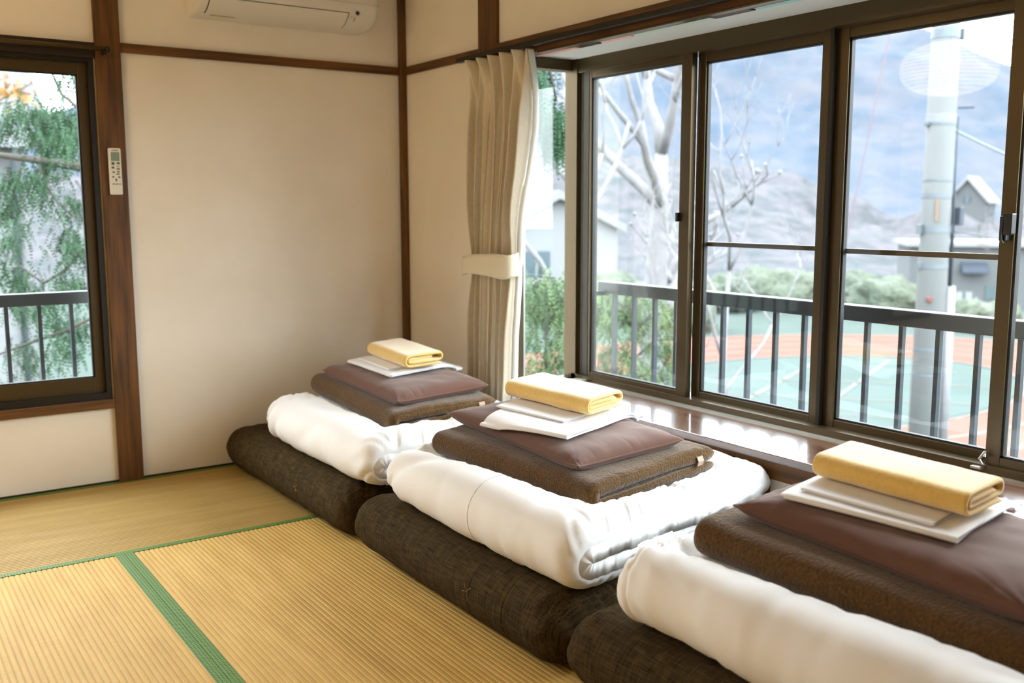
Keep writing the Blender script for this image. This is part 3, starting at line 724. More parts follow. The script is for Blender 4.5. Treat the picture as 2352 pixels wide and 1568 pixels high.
def stack(k, yd, dark_h, dyw, yb, yp, sh, pc, to, words, seed, xw=(-0.90, -0.02), xd1=-0.03, bc=-0.49, bw=0.50, bturn=0.0, shear=0.0):
    """one bed stack. yd/dyw/yb: (far, near) ends of mattress, duvet, blanket; yp pillow centre; sh/pc/to: centre, size and turn of the cloths"""
    xd0 = -0.935
    # mattress
    mt = tag(empty('futon_mattress', ((xd0+xd1)/2, sum(yd)/2, 0)), f'dark brown folded futon mattress on the tatami {words["m"]}', 'futon mattress', 'folded futon mattresses')
    ox, oy = (xd0+xd1)/2, sum(yd)/2
    T = dark_h/2-0.001
    P = [(x-ox, z) for x, z in c_fold(xd0, xd1, 0.001, T)]
    lim = lambda zmin, zmax: (lambda X, Y, Z: (X, Y, np.clip(Z, zmin, zmax)))
    o, out, s, v = folded('cover', P, T, yd[1]-oy, yd[0]-oy, MAT['mattress'], mt, nv=100, ds=0.0065, endlen=0.095, tmin=0.16, tin=0.66, endpow=2.3, seed=seed, low=0.008,
                          gat=0.011, gatlen=0.060, gatfreq=24, wr=0.0030, wrscale=(2, 13), droop=T*0.45, deform=lim(0.0005, dark_h-0.0005))
    fold_lines(mt, o, out, s, v, [0.36, 0.62], MAT['mattress'], 0.0014, 'stitch_line', (0.40, 0.585))
    rng = random.Random(seed)
    for (fv, fu) in ((0.34, 0.47), (-0.34, 0.505)):
        tuft(mt, out, s, v, fv, fu, rng)
    # duvet
    dv = tag(empty('duvet', ((xw[0]+xw[1])/2, sum(dyw)/2, dark_h)), f'white folded duvet {words["d"]}', 'duvet', 'folded white duvets')
    ox, oy = (xw[0]+xw[1])/2, sum(dyw)/2; T = 0.094; z0 = dark_h
    zt = dark_h+2*T+0.002; zb = zt-0.030; hb = bw/2; xb = (bc-hb, bc+hb); yc_ = sum(yb)/2
    tilt = lambda x, y: 0.055*(x+0.45)+0.040*(y-yc_)            # the pile leans towards the room
    P = [(x-ox, z-dark_h) for x, z in c_fold(xw[0], xw[1], z0, T)]
    def press(X, Y, Z):
        hy2 = (dyw[0]-dyw[1])/2; Z = np.maximum(Z, 0.0005)
        if k == 2: Z = Z+0.055*np.exp(-((X+ox+0.09)/0.06)**2-((Y-hy2+0.07)/0.07)**2)*(Z > T*1.2)
        Y = Y+shear*(X-xw[0]+ox)*(0.65-0.35*Y/hy2)
        wx_ = X+ox-bc; wy_ = Y+oy-yc_; cb_, sb_ = math.cos(-bturn), math.sin(-bturn)
        lx, ly = wx_*cb_-wy_*sb_, wx_*sb_+wy_*cb_; hy_ = (yb[0]-yb[1])/2
        fx = np.clip((hb+0.008-np.abs(lx))/0.03+1, 0, 1); fy = np.clip((hy_+0.012-np.abs(ly))/0.03+1, 0, 1)
        over = np.maximum(Z-(zb+tilt(X+ox, Y+oy)-dark_h-0.0012), 0)
        return X, Y, Z-over*fx*fy
    o, out, s, v = folded('cover', P, T, dyw[1]-oy, dyw[0]-oy, MAT['duvet'], dv, nv=130, ds=0.0055, endlen=0.070, tmin=0.16, tin=0.86, endpow=2.4, seed=seed+100, low=0.011, lowscale=4.0,
                          gat=0.013, gatlen=0.10, gatfreq=22, wr=0.010, wrscale=(2.5, 12), droop=T*0.30, deform=press)
    if k == 1: fold_lines(dv, o, out, s, v, [0.10], MAT['seam_grey'], 0.0014, 'seam', urange=(0.40, 0.62))
    # blanket
    ox, oy = sum(xb)/2, sum(yb)/2
    bl = tag(empty('blanket', (ox, oy, zt), bturn), f'olive brown plush blanket folded {words["b"]}', 'blanket', 'folded brown blankets')
    T = 0.041; ztb = zb+2*T+0.004
    def lean(X, Y, Z):
        Z = np.clip(Z, zb-zt, ztb-zt-0.0006); cb_, sb_ = math.cos(bturn), math.sin(bturn)
        return X, Y, Z+tilt(ox+X*cb_-Y*sb_, oy+X*sb_+Y*cb_)
    P = [(x-ox, z-zt) for x, z in c_fold(xb[0], xb[1], zb, T, top_short=0.01)]
    folded('body', P, T, yb[1]-oy, yb[0]-oy, MAT['blanket'], bl, nv=80, ds=0.0055, endlen=0.024, tmin=0.35, tin=0.9, seed=seed+200, low=0.006, lowscale=7.0,
           gat=0.004, gatlen=0.04, gatfreq=14, wr=0.0022, wrscale=(4, 8), deform=lean)
    b = MB(); yy = yb[1]-oy
    xb_ = hb-0.075
    strip = [(-0.004, 0.070), (-0.016, 0.068), (-0.022, 0.056), (-0.018, 0.042), (0.004, 0.036)]
    V = []; 
    for (dy, dz) in strip:
        for xx in (xb_-0.012, xb_+0.012): V.append((xx, yy+0.010+dy, dz-0.031+tilt(ox+xx, oy+yy)))
    b.add(V, [(2*i, 2*i+1, 2*i+3, 2*i+2) for i in range(len(strip)-1)])
    lb = b.build('care_label', MAT['blanket_tape'], bl); mo = lb.modifiers.new('t', 'SOLIDIFY'); mo.thickness = 0.0015
    # pillow
    pl_ = tag(empty('pillow', (yp[0], yp[1], ztb)), f'cocoa brown pillow {words["p"]}', 'pillow', 'brown pillows')
    top0 = make_pillow(pl_, 0, 0, 0.0006, 0.385, yp[2], yp[3], seed+300, lambda x, y: tilt(x+yp[0], y+yp[1]))
    top = lambda x, y: top0(x-yp[0], y-yp[1])+ztb
    # folded sheet, pillow case and towel lie on the pillow and follow it
    tmax = float(top(np.array(yp[0]), np.array(yp[1])))
    def cloth(name, label, cat, grp, c, size, turn, T, n, zoff, mat, parts, seed_, roll=True, tmin=0.6, endlen=0.004, low=0.0012, smooth_f=1.0, wr=0.0):
        e = empty(name, (c[0], c[1], tmax+zoff), math.radians(turn))
        tag(e, label, cat, grp)
        ct_, st_ = math.cos(math.radians(turn)), math.sin(math.radians(turn)); zc = e.location[2]
        def df(X, Y, Z):
            wx = c[0]+X*ct_-Y*st_; wy = c[1]+X*st_+Y*ct_
            hz = np.maximum(top(wx, wy), tmax-0.026)
            return X, Y, np.maximum(Z, 0.0)+tmax*(1-smooth_f)+hz*smooth_f+zoff-zc+tilt(wx, wy)
        P = flat_roll(-size[0]/2, size[0]/2, 0.0, T, n) if roll else c_fold(-size[0]/2, size[0]/2, 0.0, T)
        folded(parts, P, T*0.86, -size[1]/2, size[1]/2, mat, e, nv=48, ds=0.004 if T < 0.006 else 0.005, endlen=endlen, tmin=tmin, seed=seed_, low=low, lowscale=14, deform=df, uround=0.8, wr=wr)
        return e
    cloth('folded_sheet', f'white cotton sheet folded flat {words["s"]}', 'sheet', 'folded white sheets', sh[0], sh[1], sh[2], 0.0031, 4, 0.0010, MAT['sheet'], 'cloth', seed+400, smooth_f=0.9)
    cloth('folded_pillowcase', f'small white pillowcase folded {words["c"]}', 'pillowcase', 'folded white pillowcases', pc[0], pc[1], pc[2], 0.0022, 2, 0.0146, MAT['sheet'], 'cloth', seed+500, roll=False, smooth_f=0.9)
    cloth('folded_towel', f'yellow terry towel folded {words["t"]}', 'towel', 'folded yellow towels', to[0], to[1], to[2], 0.0132, 4, 0.0236, MAT['towel'], 'cloth', seed+600, endlen=0.010, tmin=0.45, low=0.0025, smooth_f=0.70)

def surf(out, s, v, fv, fu):
    X, Y, Z = out[0]; i = min(int(fu*(len(s)-1)), len(s)-2); j = int(np.argmin(np.abs(v-fv)))
    p = Vector((X[i, j], Y[i, j], Z[i, j])); a_ = Vector((X[i+1, j]-X[i, j], Y[i+1, j]-Y[i, j], Z[i+1, j]-Z[i, j])).normalized()
    return p, a_
def fold_lines(parent, o, out, s, v, fvs, mat, r, name, urange=(0.30, 0.72)):
    X, Y, Z = out[0]
    for fv in fvs:
        fv = fv*2-1 if False else -fv
        j = int(np.argmin(np.abs(v-fv))); i0, i1 = int(urange[0]*len(s)), int(urange[1]*len(s))
        pts = [(X[i, j], Y[i, j], Z[i, j]) for i in range(i0, i1, 2)]
        b = MB(); b.tube(pts, r, 6); b.build(name, mat, parent, True)
def tuft(parent, out, s, v, fv, fu, rng):
    p, t = surf(out, s, v, fv, fu); b = MB(); nrm = Vector((-1, 0, 0.25)).normalized()
    for q in range(5):
        d = Vector((0, rng.uniform(-1, 1), rng.uniform(-0.8, 1))).normalized()*rng.uniform(0.012, 0.028)
        b.tube([p, p+d*0.5+nrm*0.006, p+d+nrm*0.003], 0.0008, 5)
    b.build('tuft_thread', MAT['thread'], parent)

R_ = math.radians
stack(0, (-0.035, -1.240), 0.190, (-0.425, -1.345), (-0.385, -1.155), (-0.452, -0.785, 0.65, 0.050),
      ((-0.405, -0.720), (0.335, 0.35), 2), ((-0.445, -0.715), (0.20, 0.28), 0), ((-0.418, -0.742), (0.17, 0.33), -1),
      dict(m='against the back wall', d='nearest the back wall, topped by bedding', b='on the duvet nearest the back wall', p='on the bed stack in the far corner',
           s='on the pillow nearest the back wall', c='under the smallest looking towel at the back', t='on the farthest bed stack, in front of the corner post'), 11,
      (-0.90, -0.125), -0.125, -0.462, 0.45, R_(-2), 0.10)
stack(1, (-1.300, -2.400), 0.194, (-1.462, -2.425), (-1.530, -2.235), (-0.480, -1.842, 0.67, 0.044),
      ((-0.475, -1.842), (0.365, 0.34), 13), ((-0.470, -1.800), (0.22, 0.28), 11), ((-0.421, -1.785), (0.178, 0.345), 9),
      dict(m='in the middle of the row', d='in the middle of the row, with a curved seam', b='on the middle duvet', p='on the middle bed stack',
           s='on the middle pillow', c='under the middle towel', t='on the middle bed stack, in front of the bay ledge'), 23,
      bc=-0.482, bw=0.51, bturn=R_(6), shear=0.17)
stack(2, (-2.425, -3.56), 0.200, (-2.560, -3.53), (-2.660, -3.420), (-0.470, -3.045, 0.66, 0.052),
      ((-0.430, -2.966), (0.335, 0.365), 9), ((-0.475, -2.960), (0.20, 0.29), 7), ((-0.436, -2.973), (0.162, 0.335), 4),
      dict(m='nearest the camera', d='nearest the camera at lower right', b='on the duvet nearest the camera', p='on the bed stack nearest the camera',
           s='on the pillow nearest the camera', c='under the nearest towel', t='on the nearest bed stack at lower right'), 37,
      bc=-0.475, bw=0.51, bturn=R_(3), shear=0.04)

# ------------------------------------------------------------------ paper lanterns (one mirrored in the bay glass, one added for warm fill)
def paper():
    m = bpy.data.materials.new('lantern_paper'); m.use_nodes = True; nt = m.node_tree; nt.nodes.clear()
    out = node(nt, 'ShaderNodeOutputMaterial'); tr = node(nt, 'ShaderNodeBsdfTransparent'); df = node(nt, 'ShaderNodeBsdfTranslucent'); e = node(nt, 'ShaderNodeEmission')
    df.inputs[0].default_value = (0.9, 0.85, 0.75, 1); e.inputs[0].default_value = (1, 0.78, 0.55, 1); e.inputs[1].default_value = 1.2
    m1 = node(nt, 'ShaderNodeMixShader'); m1.inputs[0].default_value = 0.45
    ad = node(nt, 'ShaderNodeAddShader')
    nt.links.new(tr.outputs[0], m1.inputs[1]); nt.links.new(df.outputs[0], m1.inputs[2])
    nt.links.new(m1.outputs[0], ad.inputs[0]); nt.links.new(e.outputs[0], ad.inputs[1]); nt.links.new(ad.outputs[0], out.inputs[0])
    return m
PAPER = paper(); RIBM = M('lantern_bamboo', S(150, 120, 80), 0.7)
def lantern(x, y, z, D, H, watts, label):
    e = tag(empty('paper_lantern', (x, y, z)), label, 'lantern', 'hanging paper lanterns')
    prof = []
    for k in range(17):
        t = -1+2*k/16; prof.append((max(D/2*(1-abs(t)**2.6)**0.5, 0.05), t*H/2))
    MB().lathe(prof, seg=32).build('shade', PAPER, e, True)
    rb = MB()
    for k in range(1, 16):
        r, zz_ = prof[k]; rb.tube([(r*math.cos(a_)*1.002, r*math.sin(a_)*1.002, zz_) for a_ in np.linspace(0, 2*math.pi, 41)], 0.0012, 4, caps=False)
    rb.build('ribs', RIBM, e)
    MB().lathe([(0.001, 0.040), (0.008, 0.034), (0.012, 0.012), (0.012, -0.004), (0.008, -0.018), (0.001, -0.022)], seg=16).build('bulb', emit('bulb_glow', (1, 0.72, 0.42, 1), 18.0), e, True)
    b = MB(); b.tube([(0, 0, 0.045), (0, 0, ZC-z)], 0.004, 6); b.build('cord', MAT['black_plastic'], e)
    l = bpy.data.lights.new('lantern_light', 'POINT'); l.energy = watts; l.color = (1.0, 0.66, 0.30); l.shadow_soft_size = 0.03
    o = bpy.data.objects.new('lantern_light', l); COL.objects.link(o); o.parent = e
    return e
lantern(-2.32, -0.88, 1.885, 0.52, 0.30, LANTERN_W, 'round ribbed paper lantern hanging near the left window, mirrored in the bay glass')
lantern(-3.05, -2.70, 1.885, 0.52, 0.30, LANTERN_W*0.9, 'added paper lantern by the left wall, out of view, for warm fill')  # added lamp, unseen: warm fill on faces turned from the bay

#OUTDOORS#
# ================================================================== OUTDOORS
GZ = -3.1                                   # street level, one storey down
def at(px, py, depth):
    """point seen at a photograph position, at a chosen distance along the view"""
    return CAM+(fw+r2*((px-1176.0)/F_PX)-u2*((py-784.0)/F_PX))*depth
def D(r, g, b, k=0.385):
    c = S(r, g, b); return (c[0]*k, c[1]*k, c[2]*k, 1)
OUT = dict(
    ground=M('pale_hardcourt', D(106, 117, 112), 0.9, D(100, 111, 106), 0.4, spec=0.0),
    infield=M('teal_hardcourt', D(108, 121, 117), 0.9, D(102, 115, 111), 0.5, spec=0.0),
    track=M('pink_track_rubber', D(160, 110, 99), 0.9, D(152, 104, 93), 0.6, spec=0.0),
    line=M('white_lane_paint', D(140, 136, 132), 0.8, spec=0.0),
    mountain=M('forest_with_painted_haze', D(110, 111, 119), 0.95, D(84, 98, 114), 0.09, lo=0.38, hi=0.62, detail=12, spec=0.05, nrough=0.72),  # blue of the distant haze is mixed into the base colour
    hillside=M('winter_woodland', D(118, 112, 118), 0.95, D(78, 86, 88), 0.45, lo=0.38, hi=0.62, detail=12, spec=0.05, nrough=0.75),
    concrete=M('pole_concrete', D(142, 145, 145), 0.9, D(130, 133, 133), 3.0, (1, 1, 0.2)),
    galv=M('galvanised_band', D(126, 136, 144), 0.5, metal=0.2),
    cable=M('dark_cable', D(36, 54, 72), 0.6),
    white=M('white_render', D(158, 160, 162), 0.85),
    pipe=M('white_guard_pipe', D(160, 160, 164), 0.6),
    roofgrey=M('grey_roof', D(98, 104, 108), 0.8),
    shed=M('grey_shed_render', D(108, 112, 116), 0.9),
    window=M('far_window', D(70, 92, 102), 0.3),
    teal=M('teal_shutter', D(66, 98, 100), 0.6),
    navy=M('navy_awning', D(40, 58, 78), 0.7),
    red=M('red_label', D(150, 70, 60), 0.7), orange=M('orange_label', D(168, 130, 96), 0.7),
    bark=M('pale_bark', D(168, 166, 168), 0.9, D(148, 144, 146), 6.0),
    bark2=M('grey_brown_bark', D(104, 98, 88), 0.9, D(84, 78, 68), 8.0),
    bud=M('winter_bud', D(120, 108, 104), 0.9),
    cedar=M('cedar_green', D(58, 96, 64), 0.7, D(74, 116, 80), 3.0, spec=0.2),
    cedar2=M('hinoki_yellow_green', D(124, 146, 96), 0.7, D(98, 132, 88), 3.0, spec=0.2),
    hedge=M('hedge_green', D(116, 124, 104), 0.9, D(86, 100, 78), 3.0, bump=1.0, bscale=5, dist=0.4),
    leafo=M('autumn_leaf', D(210, 150, 60), 0.8),
    rail=M('railing_dark_bronze', D(84, 96, 106), 0.35, metal=0.2),
    fence=M('green_fence_wire', D(70, 104, 96), 0.6),
)
gp = struct(empty('ground'), 'pale outdoor court one storey below the window')
box('surface', (-260, 460, -160, 460, GZ-0.5, GZ), OUT['ground'], gp)
# running track: oval ring with lane lines, and the infield
EC, EA, EB = (16.2, 10.6), 6.4, 4.0
def ellipse_ring(a0, b0, a1, b1, z, th, mat, name, parent, n=120):
    V = []; Fq = []
    for k in range(n):
        t = 2*math.pi*k/n; c, s_ = math.cos(t), math.sin(t)
        for (a_, b_) in ((a0, b0), (a1, b1)):
            for zz_ in (z-th, z): V.append((EC[0]+a_*c, EC[1]+b_*s_, zz_))
    for k in range(n):
        q, p = 4*k, 4*((k+1) % n)
        Fq += [(q+1, q+3, p+3, p+1), (q, p, p+2, q+2), (q+2, p+2, p+3, q+3), (q, q+1, p+1, p)]
    return MB().add(V, Fq).build(name, mat, parent)
tr_ = tag(empty('running_track', (0, 0, 0)), 'pink oval running track on the sports ground below', 'running track')
ellipse_ring(EA, EB, 11.6, 8.2, GZ+0.02, 0.03, OUT['track'], 'surface', tr_)
for k in range(5):
    f_ = k/4; a_, b_ = EA+(11.6-EA)*f_, EB+(8.2-EB)*f_
    ellipse_ring(a_-0.05, b_-0.05, a_+0.05, b_+0.05, GZ+0.03, 0.02, OUT['line'], 'lane_line', tr_)
inf = tag(empty('ball_court', (0, 0, 0)), 'teal hard court inside the pink running track', 'court')
b = MB(); b.add([(EC[0], EC[1], GZ+0.015)]+[(EC[0]+(EA-0.12)*math.cos(t), EC[1]+(EB-0.12)*math.sin(t), GZ+0.015) for t in np.linspace(0, 2*math.pi, 73)[:-1]], [(0, i, i % 72+1) for i in range(1, 73)])
b.build('surface', OUT['infield'], inf)
for (x0, y0, x1, y1) in ((10.6, 12.2, 15.4, 6.9), (12.2, 13.2, 17.6, 7.0), (14.2, 14.0, 20.0, 7.8), (11.0, 9.0, 19.6, 12.9), (12.6, 7.9, 21.4, 11.9)):
    d = Vector((x1-x0, y1-y0, 0)).normalized(); n_ = Vector((-d.y, d.x, 0))*0.05
    MB().add([(x0+n_.x, y0+n_.y, GZ+0.024), (x0-n_.x, y0-n_.y, GZ+0.024), (x1-n_.x, y1-n_.y, GZ+0.024), (x1+n_.x, y1+n_.y, GZ+0.024)], [(0, 1, 2, 3)]).build('court_line', OUT['line'], inf)

# hills
def terrain(name, mat, label, r0, r1, r2_, crest, bump, nr=110, na=360, az0=-100, az1=125, seed=0):
    R = np.linspace(r0, r2_, nr); Az = np.radians(np.linspace(az0, az1, na)); RR, AA = np.meshgrid(R, Az, indexing='ij')
    X = RR*np.sin(AA)-2.2; Y = RR*np.cos(AA)-4.1
    cz = np.interp(np.degrees(AA), crest[0], crest[1])
    t = np.clip((RR-r0)/(r1-r0), 0, 1); t = t*t*(3-2*t)
    back = np.clip((RR-r1)/(r2_-r1), 0, 1)
    H = GZ-0.3+(cz-GZ)*t*(1-0.55*back)
    H += t*(bump[0]*fbm(np.stack([X/bump[1], Y/bump[1], X*0], -1), seed, 3)+bump[2]*fbm(np.stack([X/bump[3], Y/bump[3], X*0+3], -1), seed+9, 2))
    I = np.arange(nr*na).reshape(nr, na); Fq = np.stack([I[:-1, :-1], I[:-1, 1:], I[1:, 1:], I[1:, :-1]], -1).reshape(-1, 4)
    o = np_mesh(name, np.stack([X, Y, H], -1).reshape(-1, 3), Fq, mat); return o
tag(terrain('mountain', OUT['mountain'], '', 152, 340, 430, ([-60, -22, -12, 6, 16, 30, 45, 52, 57, 62, 70, 90, 125], [78, 66, 14, 16, 48, 64, 62, 58, 54, 38, 26, 24, 20]), (9, 60, 3.5, 7), seed=4),  # unseen left crest raised to keep bright sky out of the glass reflection
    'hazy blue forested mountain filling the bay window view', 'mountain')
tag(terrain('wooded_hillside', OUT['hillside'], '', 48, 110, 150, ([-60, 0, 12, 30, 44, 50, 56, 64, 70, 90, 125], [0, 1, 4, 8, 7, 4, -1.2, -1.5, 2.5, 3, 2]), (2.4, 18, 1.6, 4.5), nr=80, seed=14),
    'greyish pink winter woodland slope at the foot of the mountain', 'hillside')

# window guards
def guard(name, label, pts, z0, z1, sp, first):
    """pts: two ends of the rail; balusters each a part"""
    p0, p1 = Vector((*pts[0], 0)), Vector((*pts[1], 0)); L = (p1-p0).length; d = (p1-p0)/L
    e = tag(empty(name, (p0.x, p0.y, z0), math.atan2(d.y, d.x)), label, 'railing', 'balcony railings')
    MB().box(0, L, -0.026, 0.026, z1-z0-0.052, z1-z0, 0.004).build('top_rail', OUT['rail'], e)
    MB().box(0, L, -0.016, 0.016, 0.0, 0.03, 0.003).build('bottom_rail', OUT['rail'], e)
    me = None; k = first
    while k < L-0.02:
        if me is None:
            o = MB().box(-0.0075, 0.0075, -0.009, 0.009, 0.03, z1-z0-0.052).build('baluster', OUT['rail'], e); me = o.data
        else: o = link('baluster', me, None, e)
        o.location = (k, 0, 0); k += sp
    for q in (0.03, L-0.03):
        box('bracket', (q-0.012, q+0.012, 0.0, 0.20, z1-z0-0.060, z1-z0-0.040), OUT['rail'], e)
    return e
guard('window_guard', 'dark bronze railing outside the bay window', ((0.555, -3.6), (0.555, -0.795)), 0.16, 0.792, 0.1285, 0.02+0.0)
guard('window_guard', 'dark railing outside the left window', ((-1.22, 0.30), (-3.3, 0.30)), 0.16, 0.770, 0.1235, 0.228)

# utility pole
PB = at(2133, 780, 11.0); px_, py_ = PB.x, PB.y
po = tag(empty('utility_pole', (px_, py_, GZ)), 'pale concrete utility pole beyond the bay window', 'utility pole')
MB().tube([(0, 0, 0), (0, 0, 4.0), (0, 0, 9.5)], [0.172, 0.155, 0.128], 28).build('pole', OUT['concrete'], po, True)
def pole_z(py): return float(at(2140, py, 11.0).z-GZ)
def band(py, h, extra, name='band', mat='galv', fit=0.006):
    z = pole_z(py); r_ = 0.172-(0.044)*z/9.5+fit
    b = MB(); b.lathe([(r_-0.01, z-h/2), (r_, z-h/2), (r_, z+h/2), (r_-0.01, z+h/2)], seg=28)
    side = Vector((-r2.x, -r2.y, 0)).normalized()
    for s_ in extra:
        c = side*s_*(r_+0.02)-Vector((fw.x, fw.y, 0)).normalized()*0.03
        b.box(c.x-0.03, c.x+0.03, c.y-0.03, c.y+0.03, z-h*0.7, z+h*0.7, 0.004)
    return b.build(name, OUT[mat], po)
band(96, 0.09, (0.5, -0.6, -1.0), 'clamp'); band(278, 0.10, (), 'band', 'white'); band(290, 0.03, (0.9,), 'band'); band(415, 0.025, ()); band(450, 0.05, (0.3,))
band(525, 0.075, (1.0, 0.5, -0.9), 'clamp'); band(608, 0.05, (0.8,)); band(612, 0.025, ()); band(720, 0.03, ()); band(800, 0.03, ()); band(860, 0.03, ())
sd_ = Vector((r2.x, r2.y, 0)).normalized(); fr_ = Vector((-fw.x, -fw.y, 0)).normalized()
def pp(py, off, toward=0.05): v_ = sd_*off+fr_*toward; return (v_.x, v_.y, pole_z(py))
b = MB(); b.tube([pp(275, 0.165), pp(420, 0.168), pp(470, 0.172), pp(660, 0.180)], [0.008, 0.010, 0.020, 0.022], 10); b.build('riser_cable', OUT['cable'], po, True)
b = MB(); b.tube([pp(655, 0.185), pp(1100, 0.205)], 0.055, 14); b.build('guard_pipe', OUT['pipe'], po, True)
b = MB(); b.box(-0.04, 0.04, -0.04, 0.04, -0.10, 0.10, 0.008); o = b.build('junction_box', OUT['cable'], po); o.location = pp(496, 0.235)
b = MB(); b.tube([pp(256, 0.16), (pp(256, 0.16)[0]+sd_.x*0.17, pp(256, 0.16)[1]+sd_.y*0.17, pole_z(254))], 0.012, 6); b.build('step_bolt', OUT['cable'], po)
b = MB(); b.box(-0.012, 0.012, -0.004, 0.004, -0.14, 0.10); o = b.build('number_plate', OUT['orange'], po); o.location = pp(478, -0.06, 0.165); o.rotation_euler = (0, 0, -YAW-0.3)
b = MB(); b.lathe([(0.001, -0.03), (0.03, -0.02), (0.03, 0.02), (0.001, 0.03)], seg=12); o = b.build('warning_disc', OUT['red'], po); o.location = pp(683, -0.09, 0.16)
# wires
def wire(name, label, p0, p1, r, mat, sag=0.0):
    q = [p0.lerp(p1, t)-Vector((0, 0, sag*4*t*(1-t))) for t in np.linspace(0, 1, 14)]
    e = tag(empty(name, q[0]), label, 'cable'); MB().tube([v_-q[0] for v_ in q], r, 6).build('strand', mat, e, True); return e
wire('guy_wire', 'reddish guy wire slanting down left of the utility pole', at(2052, 40, 13.0), at(1925, 640, 13.0), 0.011, OUT['red'].copy() if False else M('guy_wire_cover', D(118, 96, 104), 0.6))
wire('power_cable', 'pale service cable running right from the utility pole', at(2172, 288, 10.9), at(2420, 400, 12.0), 0.012, M('pale_cable', D(150, 170, 176), 0.6), 0.02)
wire('telephone_cable', 'thin grey cable leaving the utility pole clamp', at(2172, 525, 10.9), at(2420, 560, 14.0), 0.008, OUT['cable'], 0.03)

# buildings
def gable_house(name, label, loc, rz, wx, dy, h, rh, wall, roof, windows=(), over=0.35, trim=None):
    e = tag(empty(name, loc, rz), label, 'house', 'houses outside')
    MB().prism([(-wx/2, 0), (wx/2, 0), (wx/2, h), (0, h+rh), (-wx/2, h)], 'y', -dy/2, dy/2).build('wall', wall, e)
    for s_ in (-1, 1):
        q = [(0, h+rh+0.02), (s_*(wx/2+over), h-over*rh/(wx/2)+0.02), (s_*(wx/2+over), h-over*rh/(wx/2)+0.22), (0, h+rh+0.24)]
        MB().prism(q, 'y', -dy/2-over, dy/2+over).build('roof_slope', roof, e)
        if trim:
            q = [(0, h+rh+0.24), (s_*(wx/2+over), h-over*rh/(wx/2)+0.22), (s_*(wx/2+over), h-over*rh/(wx/2)-0.12), (0, h+rh-0.12)]
            MB().prism(q, 'y', -dy/2-over-0.08, -dy/2-over).build('bargeboard', trim, e)
    for (side, u, z, ww, wh) in windows:
        f_ = {'f': (u-ww/2, u+ww/2, -dy/2-0.05, -dy/2+0.02, z, z+wh), 'l': (-wx/2-0.05, -wx/2+0.02, u-ww/2, u+ww/2, z, z+wh), 'r': (wx/2-0.02, wx/2+0.05, u-ww/2, u+ww/2, z, z+wh)}[side]
        wn = box('window', f_, OUT['window'], e)
        g_ = {'f': (u-0.04, u+0.04, -dy/2-0.08, -dy/2+0.02, z, z+wh), 'l': (-wx/2-0.08, -wx/2, u-0.04, u+0.04, z, z+wh), 'r': (wx/2, wx/2+0.08, u-0.04, u+0.04, z, z+wh)}[side]
        box('mullion', g_, OUT['white'], wn)
    return e
hp = at(2228, 545, 105)
gable_house('gabled_house', 'house with white gable boards behind the utility pole', (hp.x, hp.y, GZ), -YAW-0.62, 3.8, 5.4, 4.9, 2.2, OUT['shed'], OUT['white'], (('f', 0.0, 4.6, 0.8, 0.7), ('r', -1.0, 3.2, 1.1, 1.0), ('r', 1.2, 3.2, 0.9, 1.0)), trim=OUT['white'])
hp = at(1262, 590, 46)
gable_house('white_house', 'white house with pale roof seen through the narrow side light', (hp.x, hp.y, GZ), -0.5, 5.2, 6.0, 3.4, 1.3, OUT['white'], OUT['roofgrey'], (('f', -1.0, 1.2, 1.2, 1.1), ('f', 1.1, 1.2, 0.9, 1.1), ('l', 0.0, 1.2, 1.4, 1.1)), trim=OUT['white'])
# neighbour seen through the left window
nb = tag(empty('neighbour_house', (-0.7, 12.4, GZ), 0.0), 'white rendered house behind the cedar at the left window', 'house', 'houses outside')
box('wall', (-5.5, 0.85, 0, 5, 0, 5.25), OUT['white'], nb)
MB().prism([(-0.55, 5.25), (5.5, 5.25), (2.5, 7.0)], 'x', -5.9, 1.25).build('roof', OUT['roofgrey'], nb)
MB().box(-5.9, 1.25, -0.55, -0.42, 5.1, 5.3).build('gutter', OUT['white'], nb)
b = MB(); b.tube([(0.70, -0.45, 5.1), (0.70, -0.08, 4.8), (0.70, -0.08, 0)], 0.05, 10); b.build('downpipe', OUT['galv'], nb, True)
for xx in (-1.9, -3.8):
    wn = box('window', (xx-0.8, xx+0.8, -0.04, 0.02, 2.6, 3.9), OUT['window'], nb); box('mullion', (xx-0.03, xx+0.03, -0.06, 0.02, 2.6, 3.9), OUT['white'], wn)
# grey shed and the signs by the court
c = at(2205, 640, 41.0); rz_ = -YAW-0.25
sh_ = tag(empty('shed', (c.x, c.y, GZ), rz_), 'low grey building at the far edge of the court', 'building')
box('wall', (-2.0, 4.2, 0, 4, 0, 2.55), OUT['shed'], sh_); box('roof', (-2.2, 4.4, -0.3, 4.2, 2.55, 2.72), OUT['white'], sh_)
wn = box('window', (1.0, 1.55, -0.04, 0.02, 0.35, 0.95), OUT['teal'], sh_); box('mullion', (1.26, 1.29, -0.06, 0.02, 0.35, 0.95), OUT['shed'], wn)
b = MB(); b.prism([(-0.03, 1.9), (-0.55, 1.55), (-0.55, 1.45), (-0.03, 1.5)], 'x', -0.02, 1.0); b.build('awning', OUT['navy'], sh_)
c = at(2213, 690, 38.0)
sg = tag(empty('notice_board', (c.x, c.y, GZ), rz_), 'green post carrying two small white boards by the court', 'sign')
MB().tube([(0, 0, 0), (0, 0, 1.05)], 0.03, 8).build('post', OUT['fence'], sg)
for s_ in (-1, 1): box('board', (s_*0.06 if s_ > 0 else -0.29, 0.29 if s_ > 0 else -0.06, -0.03, 0.0, 0.62, 0.92), OUT['pipe'], sg)

